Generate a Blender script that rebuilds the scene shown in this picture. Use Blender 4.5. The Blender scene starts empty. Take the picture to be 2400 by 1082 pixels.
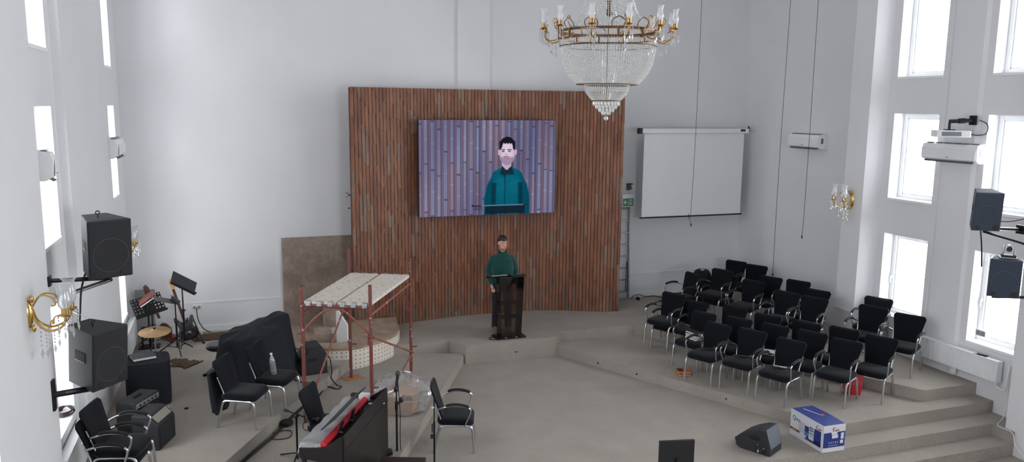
import bpy, bmesh, math, random
import numpy as np
from mathutils import Vector, Matrix, Euler
random.seed(7)
PI = math.pi
S = bpy.context.scene
COL = S.collection

# ------------------------------------------------------------------ camera
IW, IH, FPX = 2400, 1082, 1845.0
PITCH, YAW, ROLL, CAMH = math.radians(8.943), math.radians(19.63), 0.0105, 4.4
_f = Vector((math.sin(YAW)*math.cos(PITCH), math.cos(YAW)*math.cos(PITCH), -math.sin(PITCH)))
_r0 = Vector((math.cos(YAW), -math.sin(YAW), 0.0)); _u0 = _r0.cross(_f)
_r = _r0*math.cos(ROLL) + _u0*math.sin(ROLL); _u = _u0*math.cos(ROLL) - _r0*math.sin(ROLL)
cam = bpy.data.cameras.new('camera'); cam_o = bpy.data.objects.new('camera', cam); COL.objects.link(cam_o)
cam.sensor_width = 36.0; cam.lens = FPX*36.0/IW; cam.clip_start = 0.05; cam.clip_end = 200
m = Matrix((( _r.x, _u.x, -_f.x, 0), (_r.y, _u.y, -_f.y, 0), (_r.z, _u.z, -_f.z, CAMH), (0, 0, 0, 1)))
cam_o.matrix_world = m; S.camera = cam_o

def at(px, py, Z=None, Y=None, X=None):
    """survey helper: where the sight line through a photo pixel meets a real plane of the room"""
    d = _f + _r*((px-IW/2)/FPX) - _u*((py-IH/2)/FPX)
    if Z is not None: t = (Z-CAMH)/d.z
    elif Y is not None: t = Y/d.y
    else: t = X/d.x
    return Vector((0, 0, CAMH)) + d*t

L1, L2 = 0.17, 0.345      # heights of the two stage tiers above the stage floor
YB = 14.82                # back wall

# ------------------------------------------------------------------ mesh building
class MB:
    def __init__(s): s.v=[]; s.f=[]; s.m=[]; s.uv={}; s.col={}
    def add(s, vs, fs, mi=0):
        o=len(s.v); s.v += [Vector(p) for p in vs]
        for f in fs: s.f.append([o+i for i in f]); s.m.append(mi)
        return o
    def box(s, c, d, rot=None, mi=0, taper=None):
        x,y,z=d[0]/2,d[1]/2,d[2]/2
        tx,ty = taper if taper else (1,1)
        vs=[Vector(p) for p in ((-x,-y,-z),(x,-y,-z),(x,y,-z),(-x,y,-z),(-x*tx,-y*ty,z),(x*tx,-y*ty,z),(x*tx,y*ty,z),(-x*tx,y*ty,z))]
        if rot is not None:
            R = rot if isinstance(rot, Matrix) else Euler(rot).to_matrix()
            vs=[R@v for v in vs]
        c=Vector(c)
        s.add([v+c for v in vs], [(0,3,2,1),(4,5,6,7),(0,1,5,4),(1,2,6,5),(2,3,7,6),(3,0,4,7)], mi)
    def box2(s, a, b, mi=0):
        a=Vector(a); b=Vector(b); s.box((a+b)/2, (abs(b.x-a.x),abs(b.y-a.y),abs(b.z-a.z)), None, mi)
    def prism(s, poly, z0, z1, mi=0, mtop=None):
        n=len(poly)
        ar=sum(poly[i][0]*poly[(i+1)%n][1]-poly[(i+1)%n][0]*poly[i][1] for i in range(n))
        if ar<0: poly=poly[::-1]
        o=s.add([(p[0],p[1],z0) for p in poly]+[(p[0],p[1],z1) for p in poly], [])
        s.f.append([o+i for i in range(n)][::-1]); s.m.append(mi)
        s.f.append([o+n+i for i in range(n)]); s.m.append(mi if mtop is None else mtop)
        for i in range(n):
            j=(i+1)%n; s.f.append([o+i,o+j,o+n+j,o+n+i]); s.m.append(mi)
    def loft(s, rings, mi=0, cap=True, closed=True):
        n=len(rings[0]); o=len(s.v)
        for r in rings: s.v += [Vector(p) for p in r]
        for k in range(len(rings)-1):
            for i in range(n if closed else n-1):
                j=(i+1)%n; s.f.append([o+k*n+i,o+k*n+j,o+(k+1)*n+j,o+(k+1)*n+i]); s.m.append(mi)
        if cap and closed:
            s.f.append([o+i for i in range(n)][::-1]); s.m.append(mi)
            b=o+(len(rings)-1)*n; s.f.append([b+i for i in range(n)]); s.m.append(mi)
    def tube(s, pts, r, n=8, mi=0, cap=True, flat=None, closed=False):
        pts=[Vector(p) for p in pts]; N=len(pts)
        rs = r if isinstance(r,(list,tuple)) else [r]*N
        up=None; rings=[]
        for i,p in enumerate(pts):
            if closed: t=pts[(i+1)%N]-pts[i-1]
            else: t=pts[min(i+1,N-1)]-pts[max(i-1,0)]
            t.normalize()
            if up is None:
                up=Vector((0,0,1)) if abs(t.z)<0.9 else Vector((0,1,0))
            a=up.cross(t)
            if a.length<1e-5: a=Vector((1,0,0)).cross(t)
            a.normalize(); b=t.cross(a); up=b
            fa,fb = flat if flat else (1,1)
            rings.append([p+a*(math.cos(2*PI*k/n)*rs[i]*fa)+b*(math.sin(2*PI*k/n)*rs[i]*fb) for k in range(n)])
        if closed: rings.append(rings[0])
        s.loft(rings, mi, cap and not closed)
    def lathe(s, prof, n=16, c=(0,0,0), M=None, mi=0, cap=True):
        c=Vector(c); rings=[]
        for r,z in prof:
            ring=[Vector((max(r,1e-4)*math.cos(2*PI*k/n), max(r,1e-4)*math.sin(2*PI*k/n), z)) for k in range(n)]
            if M is not None: ring=[M@p for p in ring]
            rings.append([p+c for p in ring])
        s.loft(rings, mi, cap)
    def ell(s, c, r, n=12, k=8, M=None, mi=0):
        c=Vector(c); rings=[]
        for a in range(k+1):
            th=-PI/2+PI*a/k; cr=max(math.cos(th),1e-3); z=math.sin(th)
            ring=[Vector((r[0]*cr*math.cos(2*PI*i/n), r[1]*cr*math.sin(2*PI*i/n), r[2]*z)) for i in range(n)]
            if M is not None: ring=[M@p for p in ring]
            rings.append([p+c for p in ring])
        s.loft(rings, mi)
    def cyl(s, a, b, r, n=12, mi=0): s.tube([a,b], r, n, mi)
    def xform(s, M, start=0):
        for i in range(start,len(s.v)): s.v[i]=M@s.v[i]

def smoothpts(pts, k=4):
    """Catmull-Rom"""
    pts=[Vector(p) for p in pts]; out=[]
    for i in range(len(pts)-1):
        p0=pts[max(i-1,0)]; p1=pts[i]; p2=pts[i+1]; p3=pts[min(i+2,len(pts)-1)]
        for j in range(k):
            t=j/k
            out.append(0.5*((2*p1)+(p2-p0)*t+(2*p0-5*p1+4*p2-p3)*t*t+(3*p1-p0-3*p2+p3)*t**3))
    out.append(pts[-1]); return out

def obj(name, mb, mats, parent=None, loc=None, rz=0, smooth=40, bevel=0, bseg=2, subsurf=0, rot=None):
    me=bpy.data.meshes.new(name)
    me.from_pydata([tuple(v) for v in mb.v], [], mb.f)
    if not isinstance(mats,(list,tuple)): mats=[mats]
    for mm in mats: me.materials.append(mm)
    if len(mats)>1: me.polygons.foreach_set('material_index', mb.m)
    if mb.uv:
        uvl=me.uv_layers.new(name='UVMap')
        for l in me.loops:
            uvl.data[l.index].uv = mb.uv.get(l.vertex_index,(0,0))
    if mb.col:
        at_=me.color_attributes.new('tint','FLOAT_COLOR','POINT')
        for i in range(len(me.vertices)):
            c=mb.col.get(i,(1,1,1)); at_.data[i].color=(c[0],c[1],c[2],1)
    me.update()
    if smooth:
        me.polygons.foreach_set('use_smooth',[True]*len(me.polygons))
        try: me.set_sharp_from_angle(angle=math.radians(smooth))
        except Exception: pass
    o=bpy.data.objects.new(name, me); COL.objects.link(o)
    if parent is not None: o.parent=parent
    if loc is not None: o.location=loc
    if rot is not None: o.rotation_euler=rot
    elif rz: o.rotation_euler=(0,0,rz)
    if bevel:
        b=o.modifiers.new('bevel','BEVEL'); b.width=bevel; b.segments=bseg; b.limit_method='ANGLE'; b.angle_limit=math.radians(40)
    if subsurf:
        b=o.modifiers.new('subsurf','SUBSURF'); b.levels=subsurf; b.render_levels=subsurf
    return o
def tag(o, label=None, cat=None, group=None, kind=None):
    if label: o['label']=label
    if cat: o['category']=cat
    if group: o['group']=group
    if kind: o['kind']=kind
    return o
def thing(name, label, cat, loc=(0,0,0), rz=0, group=None, rot=None):
    o=bpy.data.objects.new(name, None); COL.objects.link(o); o.empty_display_size=0.1
    o.location=loc; o.rotation_euler = rot if rot is not None else (0,0,rz)
    return tag(o,label,cat,group)
def struct(name, mb, mats, parent=None, **k):
    o=obj(name, mb, mats, parent, **k)
    if parent is None: o['kind']='structure'
    return o
def dup(root, loc, rz, label, group=None, rot=None):
    r=root.copy(); COL.objects.link(r); r.location=loc; r.rotation_euler = rot if rot is not None else (0,0,rz)
    r['label']=label
    if group: r['group']=group
    for ch in list(root.children):
        c=ch.copy(); COL.objects.link(c); c.parent=r
        for g in list(ch.children):
            d=g.copy(); COL.objects.link(d); d.parent=c
    return r

# ------------------------------------------------------------------ materials
def srgb(r,g,b):
    def f(c):
        c/=255.0
        return c/12.92 if c<=0.04045 else ((c+0.055)/1.055)**2.4
    return (f(r),f(g),f(b),1)
def mat(name, col, rough=0.6, metal=0.0, noise=None, bump=None, spec=0.5, trans=0, sheen=0, coat=0, alpha=1):
    M=bpy.data.materials.new(name); M.use_nodes=True; nt=M.node_tree; b=nt.nodes['Principled BSDF']
    b.inputs['Base Color'].default_value=col; b.inputs['Roughness'].default_value=rough; b.inputs['Metallic'].default_value=metal
    b.inputs['Specular IOR Level'].default_value=spec
    if trans: b.inputs['Transmission Weight'].default_value=trans
    if sheen: b.inputs['Sheen Weight'].default_value=sheen
    if coat: b.inputs['Coat Weight'].default_value=coat
    if alpha<1: b.inputs['Alpha'].default_value=alpha
    if noise:                                 # (scale, amount, second colour)
        tc=nt.nodes.new('ShaderNodeTexCoord'); n=nt.nodes.new('ShaderNodeTexNoise'); n.inputs['Scale'].default_value=noise[0]; n.inputs['Detail'].default_value=6
        r=nt.nodes.new('ShaderNodeValToRGB'); r.color_ramp.elements[0].position=0.35; r.color_ramp.elements[1].position=0.68
        c2=noise[2] if len(noise)>2 else tuple(c*(1-noise[1]) for c in col[:3])+(1,)
        r.color_ramp.elements[0].color=c2; r.color_ramp.elements[1].color=col
        nt.links.new(tc.outputs['Object'],n.inputs['Vector']); nt.links.new(n.outputs['Fac'],r.inputs['Fac']); nt.links.new(r.outputs['Color'],b.inputs['Base Color'])
    if bump:                                  # (scale, strength)
        tc=nt.nodes.new('ShaderNodeTexCoord'); n=nt.nodes.new('ShaderNodeTexNoise'); n.inputs['Scale'].default_value=bump[0]; n.inputs['Detail'].default_value=4
        bp=nt.nodes.new('ShaderNodeBump'); bp.inputs['Strength'].default_value=bump[1]; bp.inputs['Distance'].default_value=0.01
        nt.links.new(tc.outputs['Object'],n.inputs['Vector']); nt.links.new(n.outputs['Fac'],bp.inputs['Height']); nt.links.new(bp.outputs['Normal'],b.inputs['Normal'])
    return M
def emis(name, col, s):
    M=bpy.data.materials.new(name); M.use_nodes=True; nt=M.node_tree; nt.nodes.clear()
    e=nt.nodes.new('ShaderNodeEmission'); e.inputs[0].default_value=col; e.inputs[1].default_value=s
    o=nt.nodes.new('ShaderNodeOutputMaterial'); nt.links.new(e.outputs[0],o.inputs[0]); return M
def clear(name, tint, gloss=0.1, rough=0.02, body=None, bodyfac=0.0):
    """thin clear sheet: transparent with a fresnel-like gloss, optionally some diffuse body"""
    M=bpy.data.materials.new(name); M.use_nodes=True; nt=M.node_tree; nt.nodes.clear()
    t=nt.nodes.new('ShaderNodeBsdfTransparent'); t.inputs[0].default_value=tint
    g=nt.nodes.new('ShaderNodeBsdfGlossy'); g.inputs['Roughness'].default_value=rough
    lw=nt.nodes.new('ShaderNodeLayerWeight'); lw.inputs[0].default_value=0.25
    mp=nt.nodes.new('ShaderNodeMath'); mp.operation='MULTIPLY_ADD'; mp.inputs[1].default_value=0.6; mp.inputs[2].default_value=gloss
    nt.links.new(lw.outputs['Fresnel'],mp.inputs[0])
    mx=nt.nodes.new('ShaderNodeMixShader'); nt.links.new(mp.outputs[0],mx.inputs[0]); nt.links.new(t.outputs[0],mx.inputs[1]); nt.links.new(g.outputs[0],mx.inputs[2])
    last=mx
    if body:
        d=nt.nodes.new('ShaderNodeBsdfDiffuse'); d.inputs[0].default_value=body
        m2=nt.nodes.new('ShaderNodeMixShader'); m2.inputs[0].default_value=bodyfac
        nt.links.new(mx.outputs[0],m2.inputs[1]); nt.links.new(d.outputs[0],m2.inputs[2]); last=m2
    o=nt.nodes.new('ShaderNodeOutputMaterial'); nt.links.new(last.outputs[0],o.inputs[0]); return M

WALL=mat('wall_paint', srgb(222,223,226), 0.85, noise=(1.2,0.03), bump=(60,0.06))
TRIMW=mat('white_trim', srgb(226,228,230), 0.6)
PVC=mat('white_pvc', srgb(236,238,240), 0.35)
CARPET=mat('carpet', srgb(170,163,155), 0.95, noise=(2.2,0.10), bump=(240,0.5), spec=0.1)
def carpet_detail():
    nt=CARPET.node_tree; b=nt.nodes['Principled BSDF']
    src=b.inputs['Base Color'].links[0].from_socket
    tc=nt.nodes.new('ShaderNodeTexCoord'); n=nt.nodes.new('ShaderNodeTexNoise'); n.inputs['Scale'].default_value=90; n.inputs['Detail'].default_value=3
    r=nt.nodes.new('ShaderNodeValToRGB'); r.color_ramp.elements[0].position=0.3; r.color_ramp.elements[1].position=0.7
    r.color_ramp.elements[0].color=(0.72,0.72,0.72,1); r.color_ramp.elements[1].color=(1.1,1.1,1.1,1)
    mx=nt.nodes.new('ShaderNodeMixRGB'); mx.blend_type='MULTIPLY'; mx.inputs[0].default_value=1
    nt.links.new(tc.outputs['Object'],n.inputs['Vector']); nt.links.new(n.outputs['Fac'],r.inputs['Fac'])
    nt.links.new(src,mx.inputs[1]); nt.links.new(r.outputs['Color'],mx.inputs[2]); nt.links.new(mx.outputs[0],b.inputs['Base Color'])
carpet_detail()
FABRIC=mat('black_fabric', srgb(15,17,24), 0.9, bump=(300,0.2), spec=0.12, sheen=0.1)
CLOTH=mat('black_cover_cloth', srgb(30,33,40), 0.75, spec=0.25, bump=(40,0.1))
ALU=mat('brushed_aluminium', srgb(200,202,206), 0.32, 1.0)
ALUD=mat('dull_aluminium', srgb(170,173,178), 0.45, 0.8)
BLKPL=mat('black_plastic', srgb(24,24,28), 0.45)
BLKMT=mat('black_metal', srgb(22,22,26), 0.4, 0.3)
CAB=mat('black_textured_cabinet', srgb(34,35,40), 0.65, bump=(180,0.3))
GRILLE=mat('black_grille', srgb(26,28,34), 0.6, bump=(400,0.5))
GREYLN=mat('grey_ring', srgb(80,82,88), 0.5)
CABR=mat('slate_cabinet', srgb(58,68,84), 0.65, bump=(180,0.3))
GRILLER=mat('slate_grille', srgb(46,58,74), 0.7, bump=(400,0.5))
BRASS=mat('polished_brass', srgb(222,186,116), 0.22, 1.0)
BRASSD=mat('aged_brass', srgb(112,84,58), 0.38, 0.85)
GLASS=clear('clear_glass', (0.93,0.95,0.95,1), 0.10)
SHADE=clear('etched_glass_shade', (0.92,0.94,0.95,1), 0.12, 0.1, (0.85,0.87,0.9,1), 0.28)
CRYST=clear('crystal', (0.80,0.82,0.83,1), 0.38, 0.08, (0.85,0.86,0.86,1), 0.30)
PANE=clear('window_glass', (0.97,0.98,0.98,1), 0.03)
WHITEP=mat('white_plastic', srgb(228,230,232), 0.4)
PAPER=mat('white_paper', srgb(225,225,222), 0.8)
RUBBER=mat('black_rubber', srgb(18,18,18), 0.8)
CABLE=mat('black_cable', srgb(20,20,22), 0.5)
# ------------------------------------------------------------------ room shell
ZC = 8.6
XL, XR = -1.80, 10.50
ROWS=[(0.94,2.34),(2.94,4.36),(4.95,6.75)]
def wall_cells(mb, x0, x1, ya, yb, z0, z1, holes):
    """solid wall slab between x0..x1 with rectangular openings (y0,y1,za,zb)"""
    ys=sorted({ya,yb,*[h[0] for h in holes],*[h[1] for h in holes]}); zs=sorted({z0,z1,*[h[2] for h in holes],*[h[3] for h in holes]})
    for i in range(len(ys)-1):
        for j in range(len(zs)-1):
            cy=(ys[i]+ys[i+1])/2; cz=(zs[j]+zs[j+1])/2
            if any(h[0]<cy<h[1] and h[2]<cz<h[3] for h in holes): continue
            mb.box2((x0,ys[i],zs[j]),(x1,ys[i+1],zs[j+1]))
# right wall
RW=[(9.52,10.42),(7.84,8.66)]
w=MB()
wall_cells(w, XR, XR+0.32, 7.40, 10.60, -0.5, ZC, [(a,b,z0,z1) for a,b in RW for z0,z1 in ROWS])
w.prism([(10.25,11.18),(10.25,10.72),(10.50,10.58),(11.05,10.58),(11.05,11.18)], -0.5, ZC)     # pilaster with splayed reveal
w.box2((10.70,11.18,-0.5),(11.05,YB,ZC))
w.prism([(10.50,9.42),(10.47,9.36),(10.47,8.84),(10.50,8.78)], -0.5, ZC)                        # shallow mid pilaster
w.prism([(10.12,6.66),(10.12,7.36),(10.14,7.60),(10.50,7.74),(11.0,7.74),(11.0,6.66)], -0.5, ZC)
RN=[(3.8,4.7),(5.4,6.3)]                                                   # unseen window bays beside the gallery, added to bring in side daylight
wall_cells(w, 10.12, 10.44, -3, 6.66, -0.5, ZC, [(a,b,z0,z1) for a,b in RN for z0,z1 in ROWS])
struct('wall_right', w, WALL, smooth=0)
# left wall
LWn=(8.60,9.69); LWf=(13.45,14.15)
w=MB()
wall_cells(w, XL-0.32, XL, 7.6, 10.4, -0.5, ZC, [(LWn[0],LWn[1],z0,z1) for z0,z1 in ROWS])
w.prism([(-1.70,6.92),(-1.70,8.40),(-1.80,8.47),(-2.12,8.47),(-2.12,6.92)], -0.5, ZC)
LN=[(3.8,4.7),(5.4,6.3)]  # unseen left bays, likewise added for side daylight
wall_cells(w, -1.99, -1.67, -3, 6.92, -0.5, ZC, [(a,b,z0,z1) for a,b in LN for z0,z1 in ROWS])
w.prism([(-1.80,9.91),(-1.705,9.91),(-1.665,12.40),(-1.665,12.62),(-1.745,12.62),(-2.07,12.62),(-2.12,9.91)], -0.5, ZC)
wall_cells(w, -1.745-0.32, -1.745, 12.62, YB, -0.5, ZC, [(LWf[0],LWf[1],z0,z1) for z0,z1 in ROWS])
struct('wall_left', w, WALL, smooth=0)
w=MB(); w.box2((-2.1,YB,-0.5),(11.05,YB+0.3,ZC)); w.box2((4.14,YB-0.05,L2),(4.78,YB,ZC))
struct('wall_back', w, WALL, smooth=0)
w=MB(); w.box2((-2.2,-3,ZC),(11.1,YB+0.3,ZC+0.2)); struct('ceiling', w, WALL, smooth=0)
# stepped carpeted floor
w=MB(); w.box2((-2.1,-3,-0.55),(11.0,YB,-0.34)); struct('floor', w, CARPET, smooth=0)
w=MB(); w.box2((-1.8,7.45,-0.34),(10.10,YB,-0.17)); struct('stage_step', w, CARPET, smooth=0)
w=MB(); w.prism([(-1.8,7.77),(10.10,7.77),(10.10,7.44),(10.5,7.44),(10.5,14.7),(-1.8,14.7)],-0.36,0.0); struct('stage_floor', w, CARPET, smooth=0)
w=MB()
w.prism([(-1.8,7.9),(1.22,7.9),(3.66,12.66),(3.66,12.7),(1.6,13.3),(-1.8,13.3)],-0.02,L1)
w.prism([(5.36,12.66),(5.36,12.58),(7.62,8.10),(10.5,8.10),(10.5,12.9),(5.36,12.9)],-0.02,L1)
struct('stage_tier', w, CARPET, smooth=0)
w=MB()
w.prism([(-1.8,8.0),(-0.82,8.0),(-0.22,9.10),(0.5,10.47),(1.62,12.36),(2.45,12.92),(3.45,12.92),(3.66,12.57),(5.36,12.57),(5.57,12.86),(7.06,12.84),(9.47,8.40),(10.5,8.40),(10.72,11.2),(10.72,YB),(-1.8,YB)],-0.02,L2)
struct('stage_podium', w, CARPET, smooth=0)
# dado mouldings and skirting
def strip(name, a, b, z, h, d, nrm):
    w=MB(); a=Vector((a[0],a[1],z)); b=Vector((b[0],b[1],z)); n=Vector((nrm[0],nrm[1],0))
    w.prism([a.xy,b.xy,(b+n*d).xy,(a+n*d).xy], z-h/2, z+h/2)
    struct(name, w, TRIMW, smooth=0)
strip('trim_1',(-1.745,YB),(0.79,YB),0.88,0.022,0.012,(0,-1)); strip('trim_2',(7.25,YB),(10.7,YB),0.88,0.022,0.012,(0,-1))
strip('trim_3',(10.7,11.18),(10.7,YB),0.88,0.022,0.012,(-1,0)); strip('trim_4',(10.25,10.72),(10.25,11.18),0.88,0.03,0.02,(-1,0))
strip('trim_5',(10.5,7.74),(10.5,9.5),0.88,0.022,0.012,(-1,0)); strip('trim_6',(10.12,4.5),(10.12,7.36),0.88,0.03,0.018,(-1,0))
strip('baseboard_back',(-1.745,YB),(0.79,YB),L2+0.05,0.1,0.02,(0,-1)); strip('baseboard_right',(7.25,YB),(10.7,YB),L2+0.05,0.1,0.02,(0,-1))
# windows
WN=[0]
def window(x, y0, y1, z0, z1, sgn, handle=False):
    """upvc window set deep in a reveal of a side wall; sgn=+1 right wall, -1 left wall"""
    WN[0]+=1
    r=bpy.data.objects.new('window_%d'%WN[0],None); COL.objects.link(r); r['kind']='structure'; r.location=(x,(y0+y1)/2,z0)
    W=(y1-y0)/2; H=z1-z0; d=0.24*sgn; f=MB(); t=0.07
    for (ya,yb,za,zb) in ((-W,-W+t,0,H),(W-t,W,0,H),(-W+t,W-t,0,t),(-W+t,W-t,H-t,H)):
        f.box2((d-0.03*sgn,ya,za),(d+0.04*sgn,yb,zb))
    for (ya,yb,za,zb) in ((-W+t,-W+t+.025,t,H-t),(W-t-.025,W-t,t,H-t),(-W+t,W-t,t,t+.025),(-W+t,W-t,H-t-.025,H-t)):
        f.box2((d-0.005*sgn,ya,za),(d+0.03*sgn,yb,zb))
    fr=obj('window_frame', f, PVC, r, smooth=0, bevel=0.006)
    g=MB(); g.box2((d+0.01*sgn,-W+t,t),(d+0.016*sgn,W-t,H-t)); obj('pane', g, PANE, fr, smooth=0)
    s=MB(); s.box2((-0.015*sgn,-W+0.002,-0.03),(d,W-0.002,0.012)); obj('sill', s, PVC, r, smooth=0, bevel=0.005)
    if handle:
        h=MB(); h.box((d-0.04*sgn,W-0.035,H*0.45),(0.02,0.03,0.06)); h.box((d-0.06*sgn,W-0.035,H*0.45-0.05),(0.018,0.022,0.13)); obj('handle', h, WHITEP, fr, bevel=0.005)
for i,(a,b) in enumerate(RW):
    for j,(z0,z1) in enumerate(ROWS): window(XR,a,b,z0,z1,1, j==0)
for z0,z1 in ROWS: window(XL,LWn[0],LWn[1],z0,z1,-1)
for z0,z1 in ROWS: window(-1.745,LWf[0],LWf[1],z0,z1,-1)
for a,b in RN:
    for z0,z1 in ROWS: window(10.12,a,b,z0,z1,1)
for a,b in LN:
    for z0,z1 in ROWS: window(-1.67,a,b,z0,z1,-1)
w=MB(); 
for x0,x1,z0,z1 in ((-2.0,11.0,-0.5,2.6),(-2.0,3.2,2.6,ZC),(6.0,11.0,2.6,ZC),(3.2,6.0,4.4,ZC)): w.box2((x0,-3.25,z0),(x1,-3.0,z1))
struct('wall_front', w, WALL, smooth=0)  # unseen wall behind the camera; its opening is sized to limit light from the rear
# ------------------------------------------------------------------ daylight
wd=bpy.data.worlds.new('sky'); S.world=wd; wd.use_nodes=True
bg=wd.node_tree.nodes['Background']; bg.inputs[0].default_value=(0.985,0.985,1.0,1); bg.inputs[1].default_value=1.0
_nt=wd.node_tree; _tc=_nt.nodes.new('ShaderNodeTexCoord'); _dp=_nt.nodes.new('ShaderNodeVectorMath'); _dp.operation='DOT_PRODUCT'; _dp.inputs[1].default_value=Vector((0.80,-0.50,0.33)).normalized()
_mr=_nt.nodes.new('ShaderNodeMapRange'); _mr.inputs['From Min'].default_value=-1; _mr.inputs['From Max'].default_value=1; _mr.inputs['To Min'].default_value=8.2; _mr.inputs['To Max'].default_value=22.0   # overcast sky, brighter on the sun's side
_nt.links.new(_tc.outputs['Generated'],_dp.inputs[0]); _nt.links.new(_dp.outputs['Value'],_mr.inputs['Value']); _nt.links.new(_mr.outputs[0],bg.inputs[1])
def portal(loc, rot, sx, sy):
    l=bpy.data.lights.new('daylight_portal','AREA'); l.shape='RECTANGLE'; l.size=sx; l.size_y=sy; l.cycles.is_portal=True
    o=bpy.data.objects.new('daylight_portal',l); COL.objects.link(o); o.location=loc; o.rotation_euler=rot
for a,b in RW:
    for z0,z1 in ROWS: portal((XR+0.33,(a+b)/2,(z0+z1)/2),(0,PI/2,0),z1-z0,b-a)
for (a,b),x in ((LWn,XL-0.33),(LWf,-1.745-0.33)):
    for z0,z1 in ROWS: portal((x,(a+b)/2,(z0+z1)/2),(0,-PI/2,0),z1-z0,b-a)
for x,sg,ww in ((10.46,1,RN),(-2.0,-1,LN)):
    for a,b in ww:
        for z0,z1 in ROWS: portal((x,(a+b)/2,(z0+z1)/2),(0,sg*PI/2,0),z1-z0,b-a)
portal((4.6,-3.1,3.5),(PI/2,0,0),2.8,1.8)
S.view_settings.view_transform='Standard'; S.view_settings.look='None'; S.view_settings.exposure=0; S.view_settings.gamma=1
S.view_settings.use_curve_mapping=False
S.cycles.use_denoising=True
S.cycles.max_bounces=10; S.cycles.diffuse_bounces=6; S.cycles.transparent_max_bounces=24
# ------------------------------------------------------------------ timber feature panel behind the podium
def vcol_mat(name, rough=0.5, noise=(3,14,0.35), spec=0.35):
    M=bpy.data.materials.new(name); M.use_nodes=True; nt=M.node_tree; b=nt.nodes['Principled BSDF']
    b.inputs['Roughness'].default_value=rough; b.inputs['Specular IOR Level'].default_value=spec
    a=nt.nodes.new('ShaderNodeAttribute'); a.attribute_name='tint'
    tc=nt.nodes.new('ShaderNodeTexCoord'); mp=nt.nodes.new('ShaderNodeMapping'); mp.inputs['Scale'].default_value=(noise[1],noise[1],noise[0])
    n=nt.nodes.new('ShaderNodeTexNoise'); n.inputs['Scale'].default_value=1; n.inputs['Detail'].default_value=7
    r=nt.nodes.new('ShaderNodeValToRGB'); r.color_ramp.elements[0].position=0.3; r.color_ramp.elements[1].position=0.75
    k=1-noise[2]; r.color_ramp.elements[0].color=(k,k,k*1.05,1); r.color_ramp.elements[1].color=(1.15,1.12,1.05,1)
    mx=nt.nodes.new('ShaderNodeMixRGB'); mx.blend_type='MULTIPLY'; mx.inputs[0].default_value=1
    nt.links.new(tc.outputs['Object'],mp.inputs[0]); nt.links.new(mp.outputs[0],n.inputs['Vector']); nt.links.new(n.outputs['Fac'],r.inputs['Fac'])
    nt.links.new(a.outputs['Color'],mx.inputs[1]); nt.links.new(r.outputs['Color'],mx.inputs[2]); nt.links.new(mx.outputs[0],b.inputs['Base Color'])
    return M
TIMBER=vcol_mat('stained_timber',0.42)
PANEL_TOP=4.72
curve=[(1.98,14.06),(2.45,14.16),(2.88,14.27),(3.35,14.37),(3.85,14.45),(4.3,14.49),(4.74,14.50),(5.2,14.50),(5.6,14.45),(6.05,14.34),(6.44,14.16),(6.83,13.98),(7.05,13.92),(7.26,13.90)]
cp=smoothpts([(x,y,0) for x,y in curve],12)
L=[0]
for i in range(1,len(cp)): L.append(L[-1]+(cp[i]-cp[i-1]).length)
def oncurve(s):
    s=min(max(s,0),L[-1]-1e-6)
    i=max(j for j in range(len(L)-1) if L[j]<=s); t=(s-L[i])/(L[i+1]-L[i]); return cp[i].lerp(cp[i+1],t)
root=thing('timber_feature_panel','tall wavy panel of dark stained timber battens behind the speaker','wall panel',(0,0,0))
NB=80; bw=L[-1]/NB
rng=random.Random(3); w=MB()
tones=[(137, 96, 73), (131, 88, 65), (128, 86, 66), (139, 95, 70), (126, 86, 70), (133, 84, 61), (135, 91, 68), (126, 84, 65)]
for k in range(NB):
    a=oncurve((k+0.07)*bw); b=oncurve((k+0.93)*bw); t=(b-a).normalized(); n=Vector((t.y,-t.x,0))
    z=L2-rng.random()*0.5
    while z<PANEL_TOP:                       # shingled battens: each one stands proud at its lower end
        ln=rng.choice((0.30,0.42,0.52,0.52,0.66)); z1=min(z+ln,PANEL_TOP); z0=max(z,L2)
        if z1>z0+0.01:
            d0=0.032+rng.random()*0.005; d1=0.015+rng.random()*0.004
            c=srgb(*rng.choice(tones)); q=0.93+rng.random()*0.16; c=tuple(x*q for x in c[:3])
            if rng.random()<0.10: c=srgb(134,110,96)[:3]
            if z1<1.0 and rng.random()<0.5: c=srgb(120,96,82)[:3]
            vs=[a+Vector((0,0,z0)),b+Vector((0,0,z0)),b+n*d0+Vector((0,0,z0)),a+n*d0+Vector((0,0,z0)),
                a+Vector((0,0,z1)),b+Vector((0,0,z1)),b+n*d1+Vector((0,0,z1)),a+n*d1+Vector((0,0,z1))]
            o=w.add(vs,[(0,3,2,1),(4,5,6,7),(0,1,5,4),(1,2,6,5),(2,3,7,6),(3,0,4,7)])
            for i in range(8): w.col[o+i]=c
        z+=ln
obj('batten_cladding',w,TIMBER,root,smooth=0)
w=MB()
pts=[oncurve(L[-1]*i/60) for i in range(61)]
back=[]
for i,p in enumerate(pts):
    t=(pts[min(i+1,60)]-pts[max(i-1,0)]).normalized(); back.append(p-Vector((t.y,-t.x,0))*0.05)
w.prism([(p.x,p.y) for p in pts]+[(p.x,p.y) for p in back[::-1]],L2,PANEL_TOP-0.01)
obj('backing_board',w,mat('panel_backing',srgb(90,52,42),0.8),root,smooth=0)

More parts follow.
